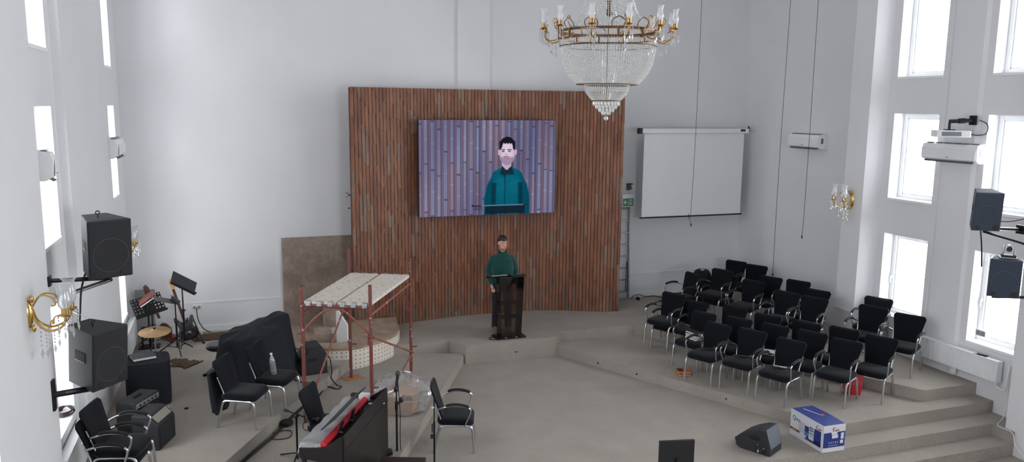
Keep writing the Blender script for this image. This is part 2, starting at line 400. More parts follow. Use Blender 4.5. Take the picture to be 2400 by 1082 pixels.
# ------------------------------------------------------------------ LED wall screen with the camera feed
SX0,SX1,SZ0,SZ1,SY=3.21,5.905,2.37,4.16,14.10
root=thing('led_screen','large lit video screen on the timber panel showing the speaker','screen',((SX0+SX1)/2,SY,SZ0))
W2=(SX1-SX0)/2; HH=SZ1-SZ0
w=MB(); w.box2((-W2,0.0,0),(W2,0.10,HH)); obj('casing',w,mat('screen_casing',srgb(46,42,58),0.5),root,smooth=0)
w=MB(); w.box2((-0.9,0.10,0.3),(-0.8,0.38,HH-0.3)); w.box2((0.8,0.10,0.3),(0.9,0.30,HH-0.3)); obj('wall_bracket',w,BLKMT,root,smooth=0)
NX,NY=250,166
rng=random.Random(11)
PITCH_B=0.0462; BRD={}
def board(ci):
    """joints and tones of one batten column in the picture"""
    if ci not in BRD:
        r_=random.Random(100+ci); off=(0.05,0.44,0.02,0.55,0.30,0.42)[ci%6]+r_.uniform(-.02,.02)
        BRD[ci]=([off-0.48,off,off+0.50,off+0.98],[r_.random() for _ in range(6)])
    return BRD[ci]
def mix(a,b,t): t=min(max(t,0),1); return tuple(p+(q-p)*t for p,q in zip(a,b))
def sm(e0,e1,v): t=min(max((v-e0)/(e1-e0),0),1); return t*t*(3-2*t)
def feed(u,v):
    """picture shown on the screen, sRGB 0..255"""
    ci=int((u+0.012)/PITCH_B); t=((u+0.012)-ci*PITCH_B)/PITCH_B; js,tn=board(ci)
    if t<0.52:                                    # proud batten
        sg=sum(1 for q in js if v>q); c=mix((98,106,138),(136,138,160),tn[sg]); c=mix(c,(134,106,116),0.6 if tn[(sg+2)%6]>0.70 else 0.1)
        c=mix(c,(112,126,170),0.5 if tn[(sg+3)%6]>0.74 else 0.0)
        c=mix(c,(168,160,192),0.30*sm(.05,.12,t)*(1-sm(.12,.24,t))); c=mix(c,(46,42,70),0.85*(1-sm(0.0,0.05,t)))
        for q in js:
            if 0<v-q<0.014: c=mix(c,(52,48,72),0.6)
            if 0<v-q-0.22<0.028: c=mix(c,(178,174,204),0.32*(1-abs(v-q-0.234)/0.014))
    else:                                         # recessed batten with its shaded edge
        c=mix((84,88,120),(108,98,118),tn[0]); c=mix(c,(126,94,106),0.5 if tn[1]>0.6 else 0.0)
        c=mix(c,(48,44,72),0.85*(1-sm(.52,.64,t))); c=mix(c,(140,112,140),0.35*sm(.80,.86,t)*(1-sm(.90,.97,t)))
    c=mix(c,(70,66,100),0.15+0.15*math.sin(u*9+v*4))
    # person: centre u=.633
    U=(u-0.633); V=v
    # jacket
    sh=0.145*sm(0.44,0.60,V)+0.0
    hw=0.03+0.085*sm(0.47,0.56,V)+0.036*sm(0.55,0.70,V)+0.026*sm(0.62,0.86,V)
    du=U-0.002
    if V>0.475 and abs(du)<hw:
        e=sm(hw,hw-0.012,abs(du)); j=(8,92,112); j=mix(j,(4,62,82),sm(0.05,0.15,abs(du))*0.7); j=mix(j,(20,118,140),0.35*sm(.56,.64,V)*(1-sm(.70,.85,V))*(1-sm(0.02,0.08,abs(abs(du)-0.05))))
        arm=abs(abs(du+0.0)-0.125+0.05*(V-0.62))
        if V>0.66: j=mix(j,(10,38,50),0.75*(1-sm(0.006,0.026,abs(abs(du)-(0.098+0.02*(V-0.66))))))
        if abs(du+0.017)<0.0022: j=mix(j,(8,50,66),0.8)
        if abs(du+0.024)<0.007 and 0.545<V<0.60: j=(22,34,44)
        j=mix(j,(12,80,98),0.4*(math.sin(V*70+u*40)*0.5+0.5)*0.4)
        c=mix(c,j,e)
    # neck, collar
    if 0.42<V<0.575:
        if abs(U-0.0)<0.040+0.012*sm(.5,.56,V) and V>0.435: c=(20,46,58)
        nk=0.036*(1-sm(0.47,0.525,V)*0.75)
        if abs(U+0.002)<nk and V<0.523: c=(188,168,190)
    # head
    hx,hy=U-0.001,(V-0.335)
    fw=0.056*(1-0.30*sm(0.06,0.135,hy))
    if abs(hy)<0.135 and (hx/ fw)**2+(max(hy-0.06,0)/0.085)**2+ (min(hy,0)/0.16)**2<1.0:
        c=(214,194,214); c=mix(c,(176,150,176),0.6*sm(0.55,1.0,abs(hx)/fw)); c=mix(c,(228,214,232),0.5*(1-sm(0.0,0.03,abs(hx+0.004)))*(1-sm(0.02,0.1,abs(hy+0.05))))
        # stubble and mouth
        b=sm(0.04,0.065,hy)*(1-sm(0.30,1.0,abs(hx)/0.06)*0.1); c=mix(c,(110,92,116),0.55*b)
        if abs(hx+0.008)<0.020 and abs(hy-0.048)<0.007: c=mix(c,(104,84,104),0.7)
        if abs(hx+0.008)<0.015 and abs(hy-0.066)<0.006: c=(176,120,140)
        # nose, eyes, brows
        if abs(hx+0.008)<0.010 and abs(hy-0.025)<0.006: c=mix(c,(150,118,142),0.7)
        for ex in (-0.030,0.016):
            if abs(hx-ex)<0.011 and abs(hy+0.006)<0.007: c=(120,98,122)
            if abs(hx-ex)<0.005 and abs(hy+0.006)<0.006: c=(34,26,40)
            if abs(hx-ex)<0.015 and abs(hy+0.026-abs(hx-ex)*0.2)<0.005: c=(96,78,94)
    for ex in (-0.061,0.063):
        if ((hx-ex)/0.008)**2+((hy-0.0)/0.034)**2<1: c=(196,166,190)
    # hair
    if ((U-0.001)/0.060)**2+((V-0.268)/0.095)**2<1 and V<0.245+0.035*sm(0.030,0.05,abs(U-0.001))*1.9+0.006*math.sin(U*300): c=(26,22,34)
    if 0.048<abs(U-0.001)<0.060 and 0.22<V<0.31: c=(34,28,40)
    # reading desk edge
    if 0.897<V<0.992 and abs(u-0.622)<0.150: c=mix(c,(20,34,46),0.92)
    if abs(V-0.900)<0.0042 and 0.375<u<0.80: c=(96,120,140) if 0.44<u<0.76 else (38,44,60)
    if abs(V-0.898)<0.008 and abs(u-0.38)<0.005: c=(16,16,24)
    if 0.90<V<0.95 and 0.38<u<0.45: c=mix(c,(60,50,66),0.4)
    return c
w=MB()
for j in range(NY+1):
    for i in range(NX+1):
        u=i/NX; v=j/NY
        w.v.append(Vector((-W2+0.006+u*(2*W2-0.012),-0.004,HH-0.006-v*(HH-0.012))))
        c=feed(min(u,0.9999),v); w.col[len(w.v)-1]=srgb(*[min(255,max(0,q)) for q in c])[:3]
for j in range(NY):
    for i in range(NX):
        a=j*(NX+1)+i; w.f.append([a,a+NX+1,a+NX+2,a+1]); w.m.append(0)
M=bpy.data.materials.new('screen_picture'); M.use_nodes=True; nt=M.node_tree; nt.nodes.clear()
a=nt.nodes.new('ShaderNodeAttribute'); a.attribute_name='tint'; e=nt.nodes.new('ShaderNodeEmission'); e.inputs[1].default_value=1.0
o_=nt.nodes.new('ShaderNodeOutputMaterial'); nt.links.new(a.outputs['Color'],e.inputs[0]); nt.links.new(e.outputs[0],o_.inputs[0])
obj('display',w,M,root,smooth=0)

# ------------------------------------------------------------------ projection screen
root=thing('projection_screen','white pull-down projection screen hanging on the grey back wall','projection screen',(9.158,14.42,2.084)); root.scale=(.965,.965,.965)
w=MB(); w.box2((-1.33,-0.13,1.88),(1.36,-0.02,1.98)); obj('case',w,WHITEP,root,bevel=0.012)
w=MB(); w.box2((-1.38,-0.14,1.87),(-1.31,-0.01,1.99)); obj('end_cap',w,BLKPL,root,bevel=0.005)
w=MB(); w.box2((1.13,-0.135,1.92),(1.25,-0.131,1.965)); obj('name_plate',w,BLKPL,root,smooth=0)
w=MB(); w.box2((1.36,-0.10,1.90),(1.395,-0.03,1.985)); w.tube([(1.38,-0.06,1.98),(1.39,-0.06,2.03)],0.02,6); obj('wall_hook',w,BLKPL,root)
w=MB(); w.box2((-1.24,-0.083,0.085),(1.26,-0.080,1.90)); obj('canvas',w,mat('matte_white_canvas',srgb(226,228,230),0.8),root,smooth=0)
w=MB(); w.tube([(-1.28,-0.082,0.075),(1.30,-0.082,0.075)],0.017,8); obj('weight_bar',w,BLKPL,root)

# ------------------------------------------------------------------ ladder, exit sign, camera beside the panel
root=thing('ladder','silver aluminium ladder standing against the back wall beside the panel','ladder',(7.62,14.70,L2),rot=(math.radians(-2.2),0,0))
for sx in (-0.30,0.27):
    w=MB(); w.box2((sx,-0.035,0),(sx+0.028,0.035,2.12)); obj('rail',w,ALUD,root,bevel=0.003)
for k in range(8):
    w=MB(); w.box2((-0.285,-0.018,0.16+0.255*k),(0.285,0.018,0.19+0.255*k)); obj('rung',w,ALUD,root,bevel=0.003)
w=MB(); w.box2((-0.34,-0.04,0.0),(0.31,0.04,0.035)); obj('stabiliser_bar',w,ALUD,root,bevel=0.003)
root=tag(obj('hanging_strap',(lambda q:(q.tube(smoothpts([(7.81,14.63,1.19),(7.80,14.62,0.95),(7.795,14.62,0.62),(7.815,14.62,0.55),(7.835,14.62,0.62),(7.83,14.62,0.95),(7.82,14.63,1.19)],4),0.009,6),q)[1])(MB()),CABLE),'black strap looped over a ladder rung','strap')
root=thing('exit_sign','small green and white exit sign box with a left arrow above the ladder','exit sign',(7.81,YB-0.12,2.37))
w=MB(); w.box2((-0.13,-0.035,-0.02),(0.14,0.11,0.25)); obj('housing',w,WHITEP,root,bevel=0.008)
w=MB(); w.box2((-0.118,-0.040,0.0),(0.128,-0.036,0.16)); obj('sign_face',w,mat('exit_green',srgb(52,128,92),0.4),root,smooth=0)
w=MB()
def flat(mb, poly, y=-0.042, th=0.002): # polygon in the sign plane
    n=len(poly); o=mb.add([(p[0],y,p[1]) for p in poly]+[(p[0],y+th,p[1]) for p in poly],[])
    mb.f.append([o+i for i in range(n)]); mb.m.append(0)
    for i in range(n): mb.f.append([o+i,o+n+i,o+n+(i+1)%n,o+(i+1)%n]); mb.m.append(0)
flat(w,[(-0.105,0.08),(-0.06,0.13),(-0.042,0.13),(-0.075,0.09),(-0.015,0.09),(-0.015,0.07),(-0.075,0.07),(-0.042,0.03),(-0.06,0.03)])
flat(w,[(0.01,0.02),(0.01,0.14),(0.10,0.14),(0.10,0.02),(0.09,0.02),(0.09,0.128),(0.022,0.128),(0.022,0.02)])
w.lathe([(0.0,-0.001),(0.012,-0.001),(0.012,0.001),(0,0.001)],10,(0.062,-0.043,0.113),Matrix.Rotation(PI/2,3,'X'))
flat(w,[(0.045,0.10),(0.065,0.095),(0.068,0.065),(0.085,0.03),(0.074,0.026),(0.058,0.055),(0.038,0.025),(0.028,0.03),(0.048,0.07)],-0.0425)
obj('arrow_and_running_figure',w,PAPER,root,smooth=0)
root=thing('security_camera','small grey camera on the wall above the exit sign','camera',(7.86,YB-0.02,2.72))
w=MB(); w.box2((-0.02,-0.02,-0.02),(0.08,0.02,0.10)); obj('mount',w,mat('grey_plastic',srgb(110,112,116),0.5),root,bevel=0.004)
w=MB(); w.lathe([(0,-0.06),(0.035,-0.06),(0.04,0.05),(0,0.05)],12,(0.0,-0.08,0.02),Matrix.Rotation(PI/2-0.3,3,'X')); obj('lens_body',w,mat('grey_plastic_dark',srgb(80,82,86),0.4),root)
w=MB(); w.box2((-0.03,-0.10,0.10),(0.08,0.0,0.115)); obj('hood',w,BLKPL,root)

# ------------------------------------------------------------------ tiled alcove and curved pool beside the panel
def tile_mat(name, c1, c2, mortar, scale):
    M=bpy.data.materials.new(name); M.use_nodes=True; nt=M.node_tree; b=nt.nodes['Principled BSDF']; b.inputs['Roughness'].default_value=0.45
    tc=nt.nodes.new('ShaderNodeTexCoord'); mp=nt.nodes.new('ShaderNodeMapping'); mp.inputs['Rotation'].default_value=(PI/2,0,0)
    br=nt.nodes.new('ShaderNodeTexBrick'); br.offset=0; br.inputs['Scale'].default_value=scale; br.inputs['Brick Width'].default_value=1; br.inputs['Row Height'].default_value=1
    br.inputs['Mortar Size'].default_value=0.05; br.inputs['Color1'].default_value=c1; br.inputs['Color2'].default_value=c2; br.inputs['Mortar'].default_value=mortar
    n=nt.nodes.new('ShaderNodeTexNoise'); n.inputs['Scale'].default_value=3.5; n.inputs['Detail'].default_value=5
    r=nt.nodes.new('ShaderNodeValToRGB'); r.color_ramp.elements[0].position=0.35; r.color_ramp.elements[1].position=0.65; r.color_ramp.elements[0].color=(.78,.76,.74,1); r.color_ramp.elements[1].color=(1.1,1.1,1.1,1)
    mx=nt.nodes.new('ShaderNodeMixRGB'); mx.blend_type='MULTIPLY'; mx.inputs[0].default_value=1
    nt.links.new(tc.outputs['Object'],mp.inputs[0]); nt.links.new(mp.outputs[0],br.inputs['Vector']); nt.links.new(tc.outputs['Object'],n.inputs['Vector']); nt.links.new(n.outputs['Fac'],r.inputs['Fac'])
    nt.links.new(br.outputs['Color'],mx.inputs[1]); nt.links.new(r.outputs['Color'],mx.inputs[2]); nt.links.new(mx.outputs[0],b.inputs['Base Color']); return M
MOSAIC=tile_mat('brown_mosaic',srgb(162,144,131),srgb(146,130,119),srgb(132,119,110),20)
MOSAICL=tile_mat('tan_mosaic',srgb(166,148,128),srgb(154,137,119),srgb(142,127,112),40)
w=MB(); w.box2((0.80,YB-0.04,L2),(2.06,YB,1.99)); struct('trim_7',w,MOSAIC,smooth=0)
rim=[(0.55,13.30),(0.62,13.05),(0.72,12.85),(0.84,12.70),(0.95,12.61),(1.12,12.54),(1.30,12.49),(1.48,12.44),(1.66,12.42),(1.85,12.46),(2.02,12.55),(2.18,12.64),(2.33,12.77),(2.45,12.90),(2.58,13.10),(2.66,13.35)]
inner=[(0.72,13.35),(0.80,13.15),(0.90,13.02),(1.04,12.94),(1.20,12.87),(1.34,12.81),(1.46,12.77),(1.57,12.765),(1.68,12.78)]
root=thing('tiled_pool','low curved pool with brown mosaic rim and white tiled front beside the panel','pool',(0,0,0))
w=MB(); z1=0.535
w.prism(rim[:9]+inner[::-1],L2,z1)
obj('rim_coping',w,MOSAICL,root,smooth=0)
w=MB(); w.prism([rim[8],*rim[9:],(2.75,14.10),(2.0,14.06),(1.72,13.6),(1.70,12.80)],L2,z1); obj('deck',w,MOSAICL,root,smooth=0)
# white face tiles with small brown squares, following the curve
M=bpy.data.materials.new('white_tile_with_brown_squares'); M.use_nodes=True; nt=M.node_tree; b=nt.nodes['Principled BSDF']; b.inputs['Roughness'].default_value=0.35
uvn=nt.nodes.new('ShaderNodeUVMap'); sp=nt.nodes.new('ShaderNodeSeparateXYZ'); nt.links.new(uvn.outputs[0],sp.inputs[0])
def fr(sock,per,lo,hi):
    a=nt.nodes.new('ShaderNodeMath'); a.operation='DIVIDE'; a.inputs[1].default_value=per; nt.links.new(sock,a.inputs[0])
    f=nt.nodes.new('ShaderNodeMath'); f.operation='FRACT'; nt.links.new(a.outputs[0],f.inputs[0])
    g=nt.nodes.new('ShaderNodeMath'); g.operation='LESS_THAN'; g.inputs[1].default_value=hi; nt.links.new(f.outputs[0],g.inputs[0]); return g.outputs[0]
def mul(a_,b_,op='MULTIPLY'):
    q=nt.nodes.new('ShaderNodeMath'); q.operation=op; nt.links.new(a_,q.inputs[0]); nt.links.new(b_,q.inputs[1]); return q.outputs[0]
sq=mul(fr(sp.outputs[0],0.075,0,0.27),fr(sp.outputs[1],0.068,0,0.27)); gr=mul(fr(sp.outputs[0],0.150,0,0.02),fr(sp.outputs[1],0.136,0,0.02),'MAXIMUM')
m1=nt.nodes.new('ShaderNodeMixRGB'); m1.inputs[1].default_value=srgb(224,218,206); m1.inputs[2].default_value=srgb(190,182,168); nt.links.new(gr,m1.inputs[0])
m2=nt.nodes.new('ShaderNodeMixRGB'); m2.inputs[2].default_value=srgb(120,108,92); nt.links.new(sq,m2.inputs[0]); nt.links.new(m1.outputs[0],m2.inputs[1]); nt.links.new(m2.outputs[0],b.inputs['Base Color'])
w=MB(); face=smoothpts([(x,y,0) for x,y in rim],5); acc=0
for i in range(len(face)-1):
    a=face[i]; c=face[i+1]; t=(c-a).normalized(); n=Vector((t.y,-t.x,0)); ln=(c-a).length
    low = L1 if 1.655<=a.x<=2.47 and a.y<12.96 else L2
    top=z1-0.045; q=n*0.012
    o=w.add([a+q+Vector((0,0,low)),c+q+Vector((0,0,low)),c+q+Vector((0,0,top)),a+q+Vector((0,0,top)),a+Vector((0,0,low)),c+Vector((0,0,low)),c+Vector((0,0,top)),a+Vector((0,0,top))],
            [(0,1,2,3),(3,2,6,7),(0,3,7,4),(1,5,6,2)])
    for j,(uu,vv) in enumerate(((acc,low),(acc+ln,low),(acc+ln,top),(acc,top),(acc,low),(acc+ln,low),(acc+ln,top),(acc,top))): w.uv[o+j]=(uu,vv+0.02)
    acc+=ln
obj('tiled_face',w,M,root,smooth=0)
w=MB(); w.prism([*inner,(1.70,14.7),(0.80,14.7)],L2,L2+0.012); obj('pool_floor',w,MOSAIC,root,smooth=0)
w=MB(); w.add([(1.53,12.98,L2),(1.69,12.84,L2),(1.69,12.84,0.80),(1.53,12.98,1.08),(1.55,13.0,L2),(1.71,12.86,L2),(1.71,12.86,0.80),(1.55,13.0,1.08)],[(0,1,2,3),(7,6,5,4),(0,4,5,1),(1,5,6,2),(2,6,7,3),(3,7,4,0)])
obj('side_screen',w,WHITEP,root,smooth=0)
w=MB(); w.box2((1.22,13.25,L2+0.012),(1.50,13.7,0.56)); obj('pool_step',w,MOSAIC,root,smooth=0)
w=MB(); w.box2((1.50,13.22,L2+0.012),(1.66,13.62,0.56)); obj('pool_step',w,mat('cream_step',srgb(178,168,152),0.6),root,smooth=0)
w=MB(); w.box2((1.44,13.75,L2+0.012),(1.68,14.2,0.78)); obj('pool_step',w,MOSAIC,root,smooth=0)

# ------------------------------------------------------------------ wires hanging from the ceiling
def wire(name,label,pts,r=0.0045,plug=True):
    w=MB(); w.tube(smoothpts(pts,6),r,6)
    if plug: w.tube([Vector(pts[-1])+Vector((0,0,0.0)),Vector(pts[-1])+Vector((0.01,0,-0.05))],0.012,8)
    return tag(obj(name,w,CABLE),label,'cable','thin wires hanging down the hall')
a=at(1645,0,Y=13.2); b=at(1619,495,Y=13.2); c=at(1617,524,Y=13.2)
wire('hanging_wire','thin black wire hanging in front of the projection screen',[(a.x,13.2,ZC),(a.x,13.2,6.4),(b.x+0.03,13.2,4),(b.x,13.2,b.z),(b.x-0.05,13.2,b.z-0.05),(b.x-0.03,13.2,b.z-0.14),(c.x+0.02,13.2,c.z)])
a=at(1853,0,X=10.0); b=at(1811,640,X=10.0)
wire('hanging_wire','long thin black wire hanging nearest the back corner of the right wall',[(10.0,a.y,ZC),(10.0,a.y,a.z),(10.0,(a.y+b.y)/2+0.02,3.6),(10.0,b.y,b.z)])
a=at(1918,0,X=10.0); b=at(1879,552,X=10.0)
wire('hanging_wire','shorter thin black wire hanging over the wall air conditioner',[(10.0,a.y,ZC),(10.0,a.y,a.z),(10.0,(a.y+b.y)/2-0.02,3.8),(10.0,b.y-0.02,b.z+0.25),(10.0,b.y,b.z)])

p=at(811,454,Y=14.5); w=MB(); w.tube(smoothpts([(1.96,14.30,p.z),(p.x+0.06,14.36,p.z-0.01),(p.x-0.02,14.38,p.z+0.04)],4),0.006,6); w.tube([(p.x+0.05,14.36,p.z-0.01),(p.x-0.01,14.37,p.z-0.05)],0.005,6)
tag(obj('cable_stub',w,CABLE),'forked black cable stub poking out of the left edge of the timber panel','cable')
p=at(816,487,Y=14.3); w=MB(); w.tube([(1.97,14.25,p.z),(p.x,14.28,p.z)],0.012,8); tag(obj('panel_hook',w,BLKMT),'small black hook low on the left edge of the timber panel','hook')
# ------------------------------------------------------------------ air conditioners (front faces local -Y)
def air_conditioner(loc, rz, w_, label):
    r=thing('air_conditioner',label,'air conditioner',loc,rz,'wall air conditioners')
    mb=MB(); prof=[(0.0,0.0),(-0.13,0.0),(-0.20,0.04),(-0.215,0.20),(-0.19,0.27),(-0.10,0.29),(0.0,0.29)]
    mb.loft([[(x,p[0],p[1]) for p in prof] for x in (-w_/2,w_/2)]); obj('body',mb,WHITEP,r,bevel=0.008,smooth=30)
    mb=MB(); mb.loft([[(x,p[0],p[1]) for p in ((-0.213,0.05),(-0.222,0.05),(-0.226,0.20),(-0.217,0.205))] for x in (-w_/2+0.01,w_/2-0.01)]); obj('front_cover',mb,WHITEP,r,smooth=0,bevel=0.003)
    mb=MB(); mb.box((0,-0.17,0.022),(w_*0.9,0.075,0.012),rot=(0.55,0,0)); obj('louvre',mb,mat('ac_slot',srgb(96,100,108),0.5),r,smooth=0)
    mb=MB()
    for k in range(6): mb.box((-w_/2+w_*(k+0.5)/6,-0.13,0.290),(w_/6*0.8,0.05,0.006))
    obj('intake_grille',mb,bpy.data.materials['ac_slot'],r,smooth=0)
    mb=MB(); mb.box((0.0,-0.228,0.075),(0.05,0.004,0.008)); obj('badge',mb,bpy.data.materials['ac_slot'],r,smooth=0)
    mb=MB(); mb.box((-0.05,-0.228,0.13),(0.012,0.004,0.012)); obj('lamp',mb,PAPER,r,smooth=0)
    mb=MB(); mb.box((w_/2+0.001,-0.12,0.16),(0.004,0.05,0.10)); obj('side_vent',mb,bpy.data.materials['ac_slot'],r,smooth=0)
    return r
air_conditioner((10.47,9.09,3.64),-PI/2,0.98,'white air conditioner between two columns of bright windows under the projector')
air_conditioner((10.70,12.62,3.66),-PI/2,0.86,'white air conditioner alone on the blank stretch of right wall near the corner')
air_conditioner((XL+0.002,8.535,3.66),PI/2,0.13,'short white end of an air conditioner beside the near left window')
air_conditioner((-1.745,13.02,3.60),PI/2,0.72,'white air conditioner end on the left wall between the far left windows')

# ------------------------------------------------------------------ radiators
def radiator(loc, rz, ln, h, label):
    r=thing('radiator',label,'radiator',loc,rz,'white panel radiators')
    mb=MB(); n=int(ln/0.035)
    pts=[]
    for k in range(n):
        x=-ln/2+ln*k/n; d=ln/n
        pts += [(x,-0.085),(x+d*0.35,-0.085),(x+d*0.5,-0.096),(x+d*0.85,-0.096)]
    pts += [(ln/2,-0.085),(ln/2,0.0),(-ln/2,0.0)]
    mb.prism(pts,0,h-0.02); obj('panel',mb,WHITEP,r,smooth=0)
    mb=MB(); mb.box2((-ln/2,-0.10,h-0.02),(ln/2,0.0,h)); mb.box2((-ln/2-0.006,-0.10,0.0),(-ln/2,0.0,h)); mb.box2((ln/2,-0.10,0.0),(ln/2+0.006,0.0,h)); obj('top_grille',mb,WHITEP,r,bevel=0.004)
    mb=MB(); mb.tube(smoothpts([(ln/2-0.05,-0.03,0.0),(ln/2-0.05,-0.03,-0.06),(ln/2+0.03,-0.03,-0.09),(ln/2+0.10,-0.03,-0.07),(ln/2+0.12,-0.03,0.12),(ln/2+0.12,-0.01,0.3)],4),0.012,8); obj('pipe',mb,WHITEP,r)
    mb=MB(); mb.box2((-0.1,-0.06,-0.10),(-0.02,-0.02,0.0)); obj('wall_bracket',mb,WHITEP,r,bevel=0.004)
    return r
radiator((10.46,8.70,0.50),-PI/2,1.42,0.32,'white ribbed radiator below the windows behind the right hand chairs')
radiator((-1.78,9.12,0.42),PI/2,1.20,0.42,'white ribbed radiator under the near left window beside the stacked chairs')
radiator((-1.73,13.62,0.42),PI/2,1.3,0.42,'white radiator under the far left window behind the cymbal')
for lb,px_,c,dx in (('white remote control lying on the radiator',2270,WHITEP,0.0),('black remote control lying on the radiator beside the white one',2283,BLKPL,0.0)):
    p=at(px_,832 if c is WHITEP else 834,Z=0.83); w=MB(); w.box((0,0,0),(0.05,0.15,0.022)); t=tag(obj('remote_control',w,c,loc=(10.405,p.y,0.832),bevel=0.008,rz=0.12),lb,'remote control')
    w=MB(); w.box((0,0.02,0.012),(0.03,0.06,0.004)); obj('buttons',w,mat('remote_keys',srgb(120,120,124),0.6),t,smooth=0)
# wall sockets and small marks
def socket(loc, rz, label, mm=WHITEP):
    w=MB(); w.box((0,-0.006,0),(0.16,0.012,0.085)); t=tag(obj('wall_socket',w,mm,loc=loc,rz=rz,bevel=0.004),label,'wall socket')
    for sx in (-0.04,0.04):
        q=MB(); q.lathe([(0.0,0.0),(0.028,0.0),(0.028,0.004),(0,0.004)],12,(sx,-0.012,0),Matrix.Rotation(PI/2,3,'X')); obj('outlet',q,mat('socket_grey',srgb(150,150,150),0.5),t)
    return t
socket((-0.70,YB,0.80),0,'double white socket on the back wall beside the guitar')
socket((9.05,YB,0.62),0,'white double socket low on the back wall left of the chairs')
socket((10.5,8.42,1.12),-PI/2,'small grey socket above the radiator',mat('socket_old',srgb(170,168,166),0.6))

# ------------------------------------------------------------------ wall sconces
def sconce_tmpl():
    r=thing('wall_sconce','','wall lamp',(0,0,0),0,'gilt wall lamps with crystal drops')
    mb=MB(); mb.lathe([(0,0),(0.055,0.0),(0.05,0.012),(0.03,0.03),(0,0.034)],16,(0,0,0),Matrix.Rotation(PI/2,3,'X')@Matrix.Diagonal((0.8,2.3,1))); mb.ell((0,-0.03,0.13),(0.02,0.02,0.035),8,6); mb.ell((0,-0.03,-0.13),(0.018,0.02,0.035),8,6)
    obj('backplate',mb,BRASS,r)
    for sx in (-1,1):
        mb=MB()
        mb.tube(smoothpts([(0,-0.03,0.06),(sx*0.03,-0.10,0.16),(sx*0.06,-0.19,0.15),(sx*0.07,-0.22,0.09),(sx*0.05,-0.19,0.07)],5),0.008,7)
        mb.tube(smoothpts([(0,-0.03,0.04),(sx*0.03,-0.06,-0.07),(sx*0.07,-0.15,-0.14),(sx*0.11,-0.26,-0.11),(sx*0.12,-0.30,-0.03),(sx*0.12,-0.30,0.0)],5),0.010,7)
        mb.tube(smoothpts([(sx*0.07,-0.16,-0.12),(sx*0.06,-0.18,-0.06),(sx*0.08,-0.21,-0.05),(sx*0.09,-0.2,-0.08)],4),0.006,6)
        mb.lathe([(0.0,-0.02),(0.035,-0.012),(0.055,0.004),(0.03,0.012),(0.03,0.055),(0.036,0.06),(0,0.06)],14,(sx*0.12,-0.30,0.0))
        a=obj('arm',mb,BRASS,r)
        mb=MB(); mb.lathe([(0.028,0.05),(0.050,0.085),(0.056,0.13),(0.046,0.18),(0.040,0.215),(0.050,0.255),(0.068,0.275)],18,(sx*0.12,-0.30,0.0),cap=False)
        obj('glass_shade',mb,SHADE,a)
        mb=MB(); mb.ell((sx*0.12,-0.30,0.11),(0.018,0.018,0.04),10,8); obj('bulb',mb,WHITEP,a)
    mb=MB()
    def drop(x,y,z,s=1,k=4):
        for i in range(k): mb.ell((x,y,z-0.03*i*s),(0.007,0.007,0.011),6,4)
        zz=z-0.03*k*s; mb.loft([[(x+0.002*math.cos(t*PI/3),y+0.002*math.sin(t*PI/3),zz+0.01) for t in range(6)],[(x+0.012*s*math.cos(t*PI/3),y+0.012*s*math.sin(t*PI/3),zz-0.03*s) for t in range(6)],[(x+0.001*math.cos(t*PI/3),y+0.001*math.sin(t*PI/3),zz-0.065*s) for t in range(6)]])
    for sx in (-1,1):
        for q,(dx,dy) in enumerate(((0.055,0),(-0.055,0),(0,0.055),(0,-0.055),(0.03,-0.045))): drop(sx*0.12+dx,-0.30+dy,-0.02,1,3+q%2)
        drop(sx*0.05,-0.13,-0.15,1.1,5); drop(sx*0.09,-0.20,-0.15,1.0,4)
    drop(0,-0.08,-0.09,1.3,6)
    obj('crystal_drops',mb,CRYST,r)['kind']='stuff'
    return r
sc=sconce_tmpl()
p=at(78,720,X=-1.70); sc.location=(-1.70,p.y-0.18,2.60); sc.rotation_euler=(0,0,PI/2); sc['label']='large gilt wall lamp with two tulip glasses on the left wall below the upper loudspeaker'
p=at(1998,468,X=10.25); dup(sc,(10.25,p.y,p.z),-PI/2,'gilt wall lamp on the right wall pilaster near the first bright window')
p=at(303,530,X=-1.665); dup(sc,(-1.745,13.05,2.28),PI/2,'gilt wall lamp half hidden behind the upper left loudspeaker')

# ------------------------------------------------------------------ chandelier
CX,CY=4.69,9.5
ch=thing('chandelier','huge crystal chandelier with brass rings and tulip lamps hanging from above','chandelier',(CX,CY,5.36))
BRASSM=mat('mellow_brass',srgb(176,132,78),0.28,1.0)
def ringtube(mb,R,z,r,n=48,flat=None): mb.tube([(R*math.cos(2*PI*i/n),R*math.sin(2*PI*i/n),z) for i in range(n)],r,8,closed=True,flat=flat)
for nm,R,z,hh in (('upper_ring',0.62,0.02,0.016),('lower_ring',0.625,-0.080,0.012),('thin_ring',0.622,-0.17,0.006)):
    mb=MB(); n=48
    prof=[(R-0.006,z-hh),(R+0.008,z-hh),(R+0.012,z),(R+0.008,z+hh),(R-0.006,z+hh)]
    mb.loft([[(p[0]*math.cos(2*PI*i/n),p[0]*math.sin(2*PI*i/n),p[1]) for p in prof] for i in range(n+1)],cap=False); obj(nm,mb,BRASSD,ch)
mb=MB(); ringtube(mb,0.40,-0.655,0.008); ringtube(mb,0.285,-0.67,0.006); ringtube(mb,0.185,-0.862,0.009); obj('bottom_ring',mb,BRASSD,ch)
mb=MB(); mb.cyl((0,0,-0.9),(0,0,1.0),0.007,8); mb.lathe([(0.0,0.2),(0.05,0.24),(0.02,0.32),(0.04,0.42),(0.02,0.5),(0,0.5)],12); obj('stem',mb,BRASSD,ch)
mb=MB(); mb.tube([(0,0,1.0),(0,0,ZC-5.36)],0.018,8); mb.lathe([(0,ZC-5.36-0.12),(0.03,ZC-5.36-0.12),(0.12,ZC-5.36-0.02),(0.12,ZC-5.36),(0,ZC-5.36)],16); obj('hanging_chain',mb,BRASSD,ch)
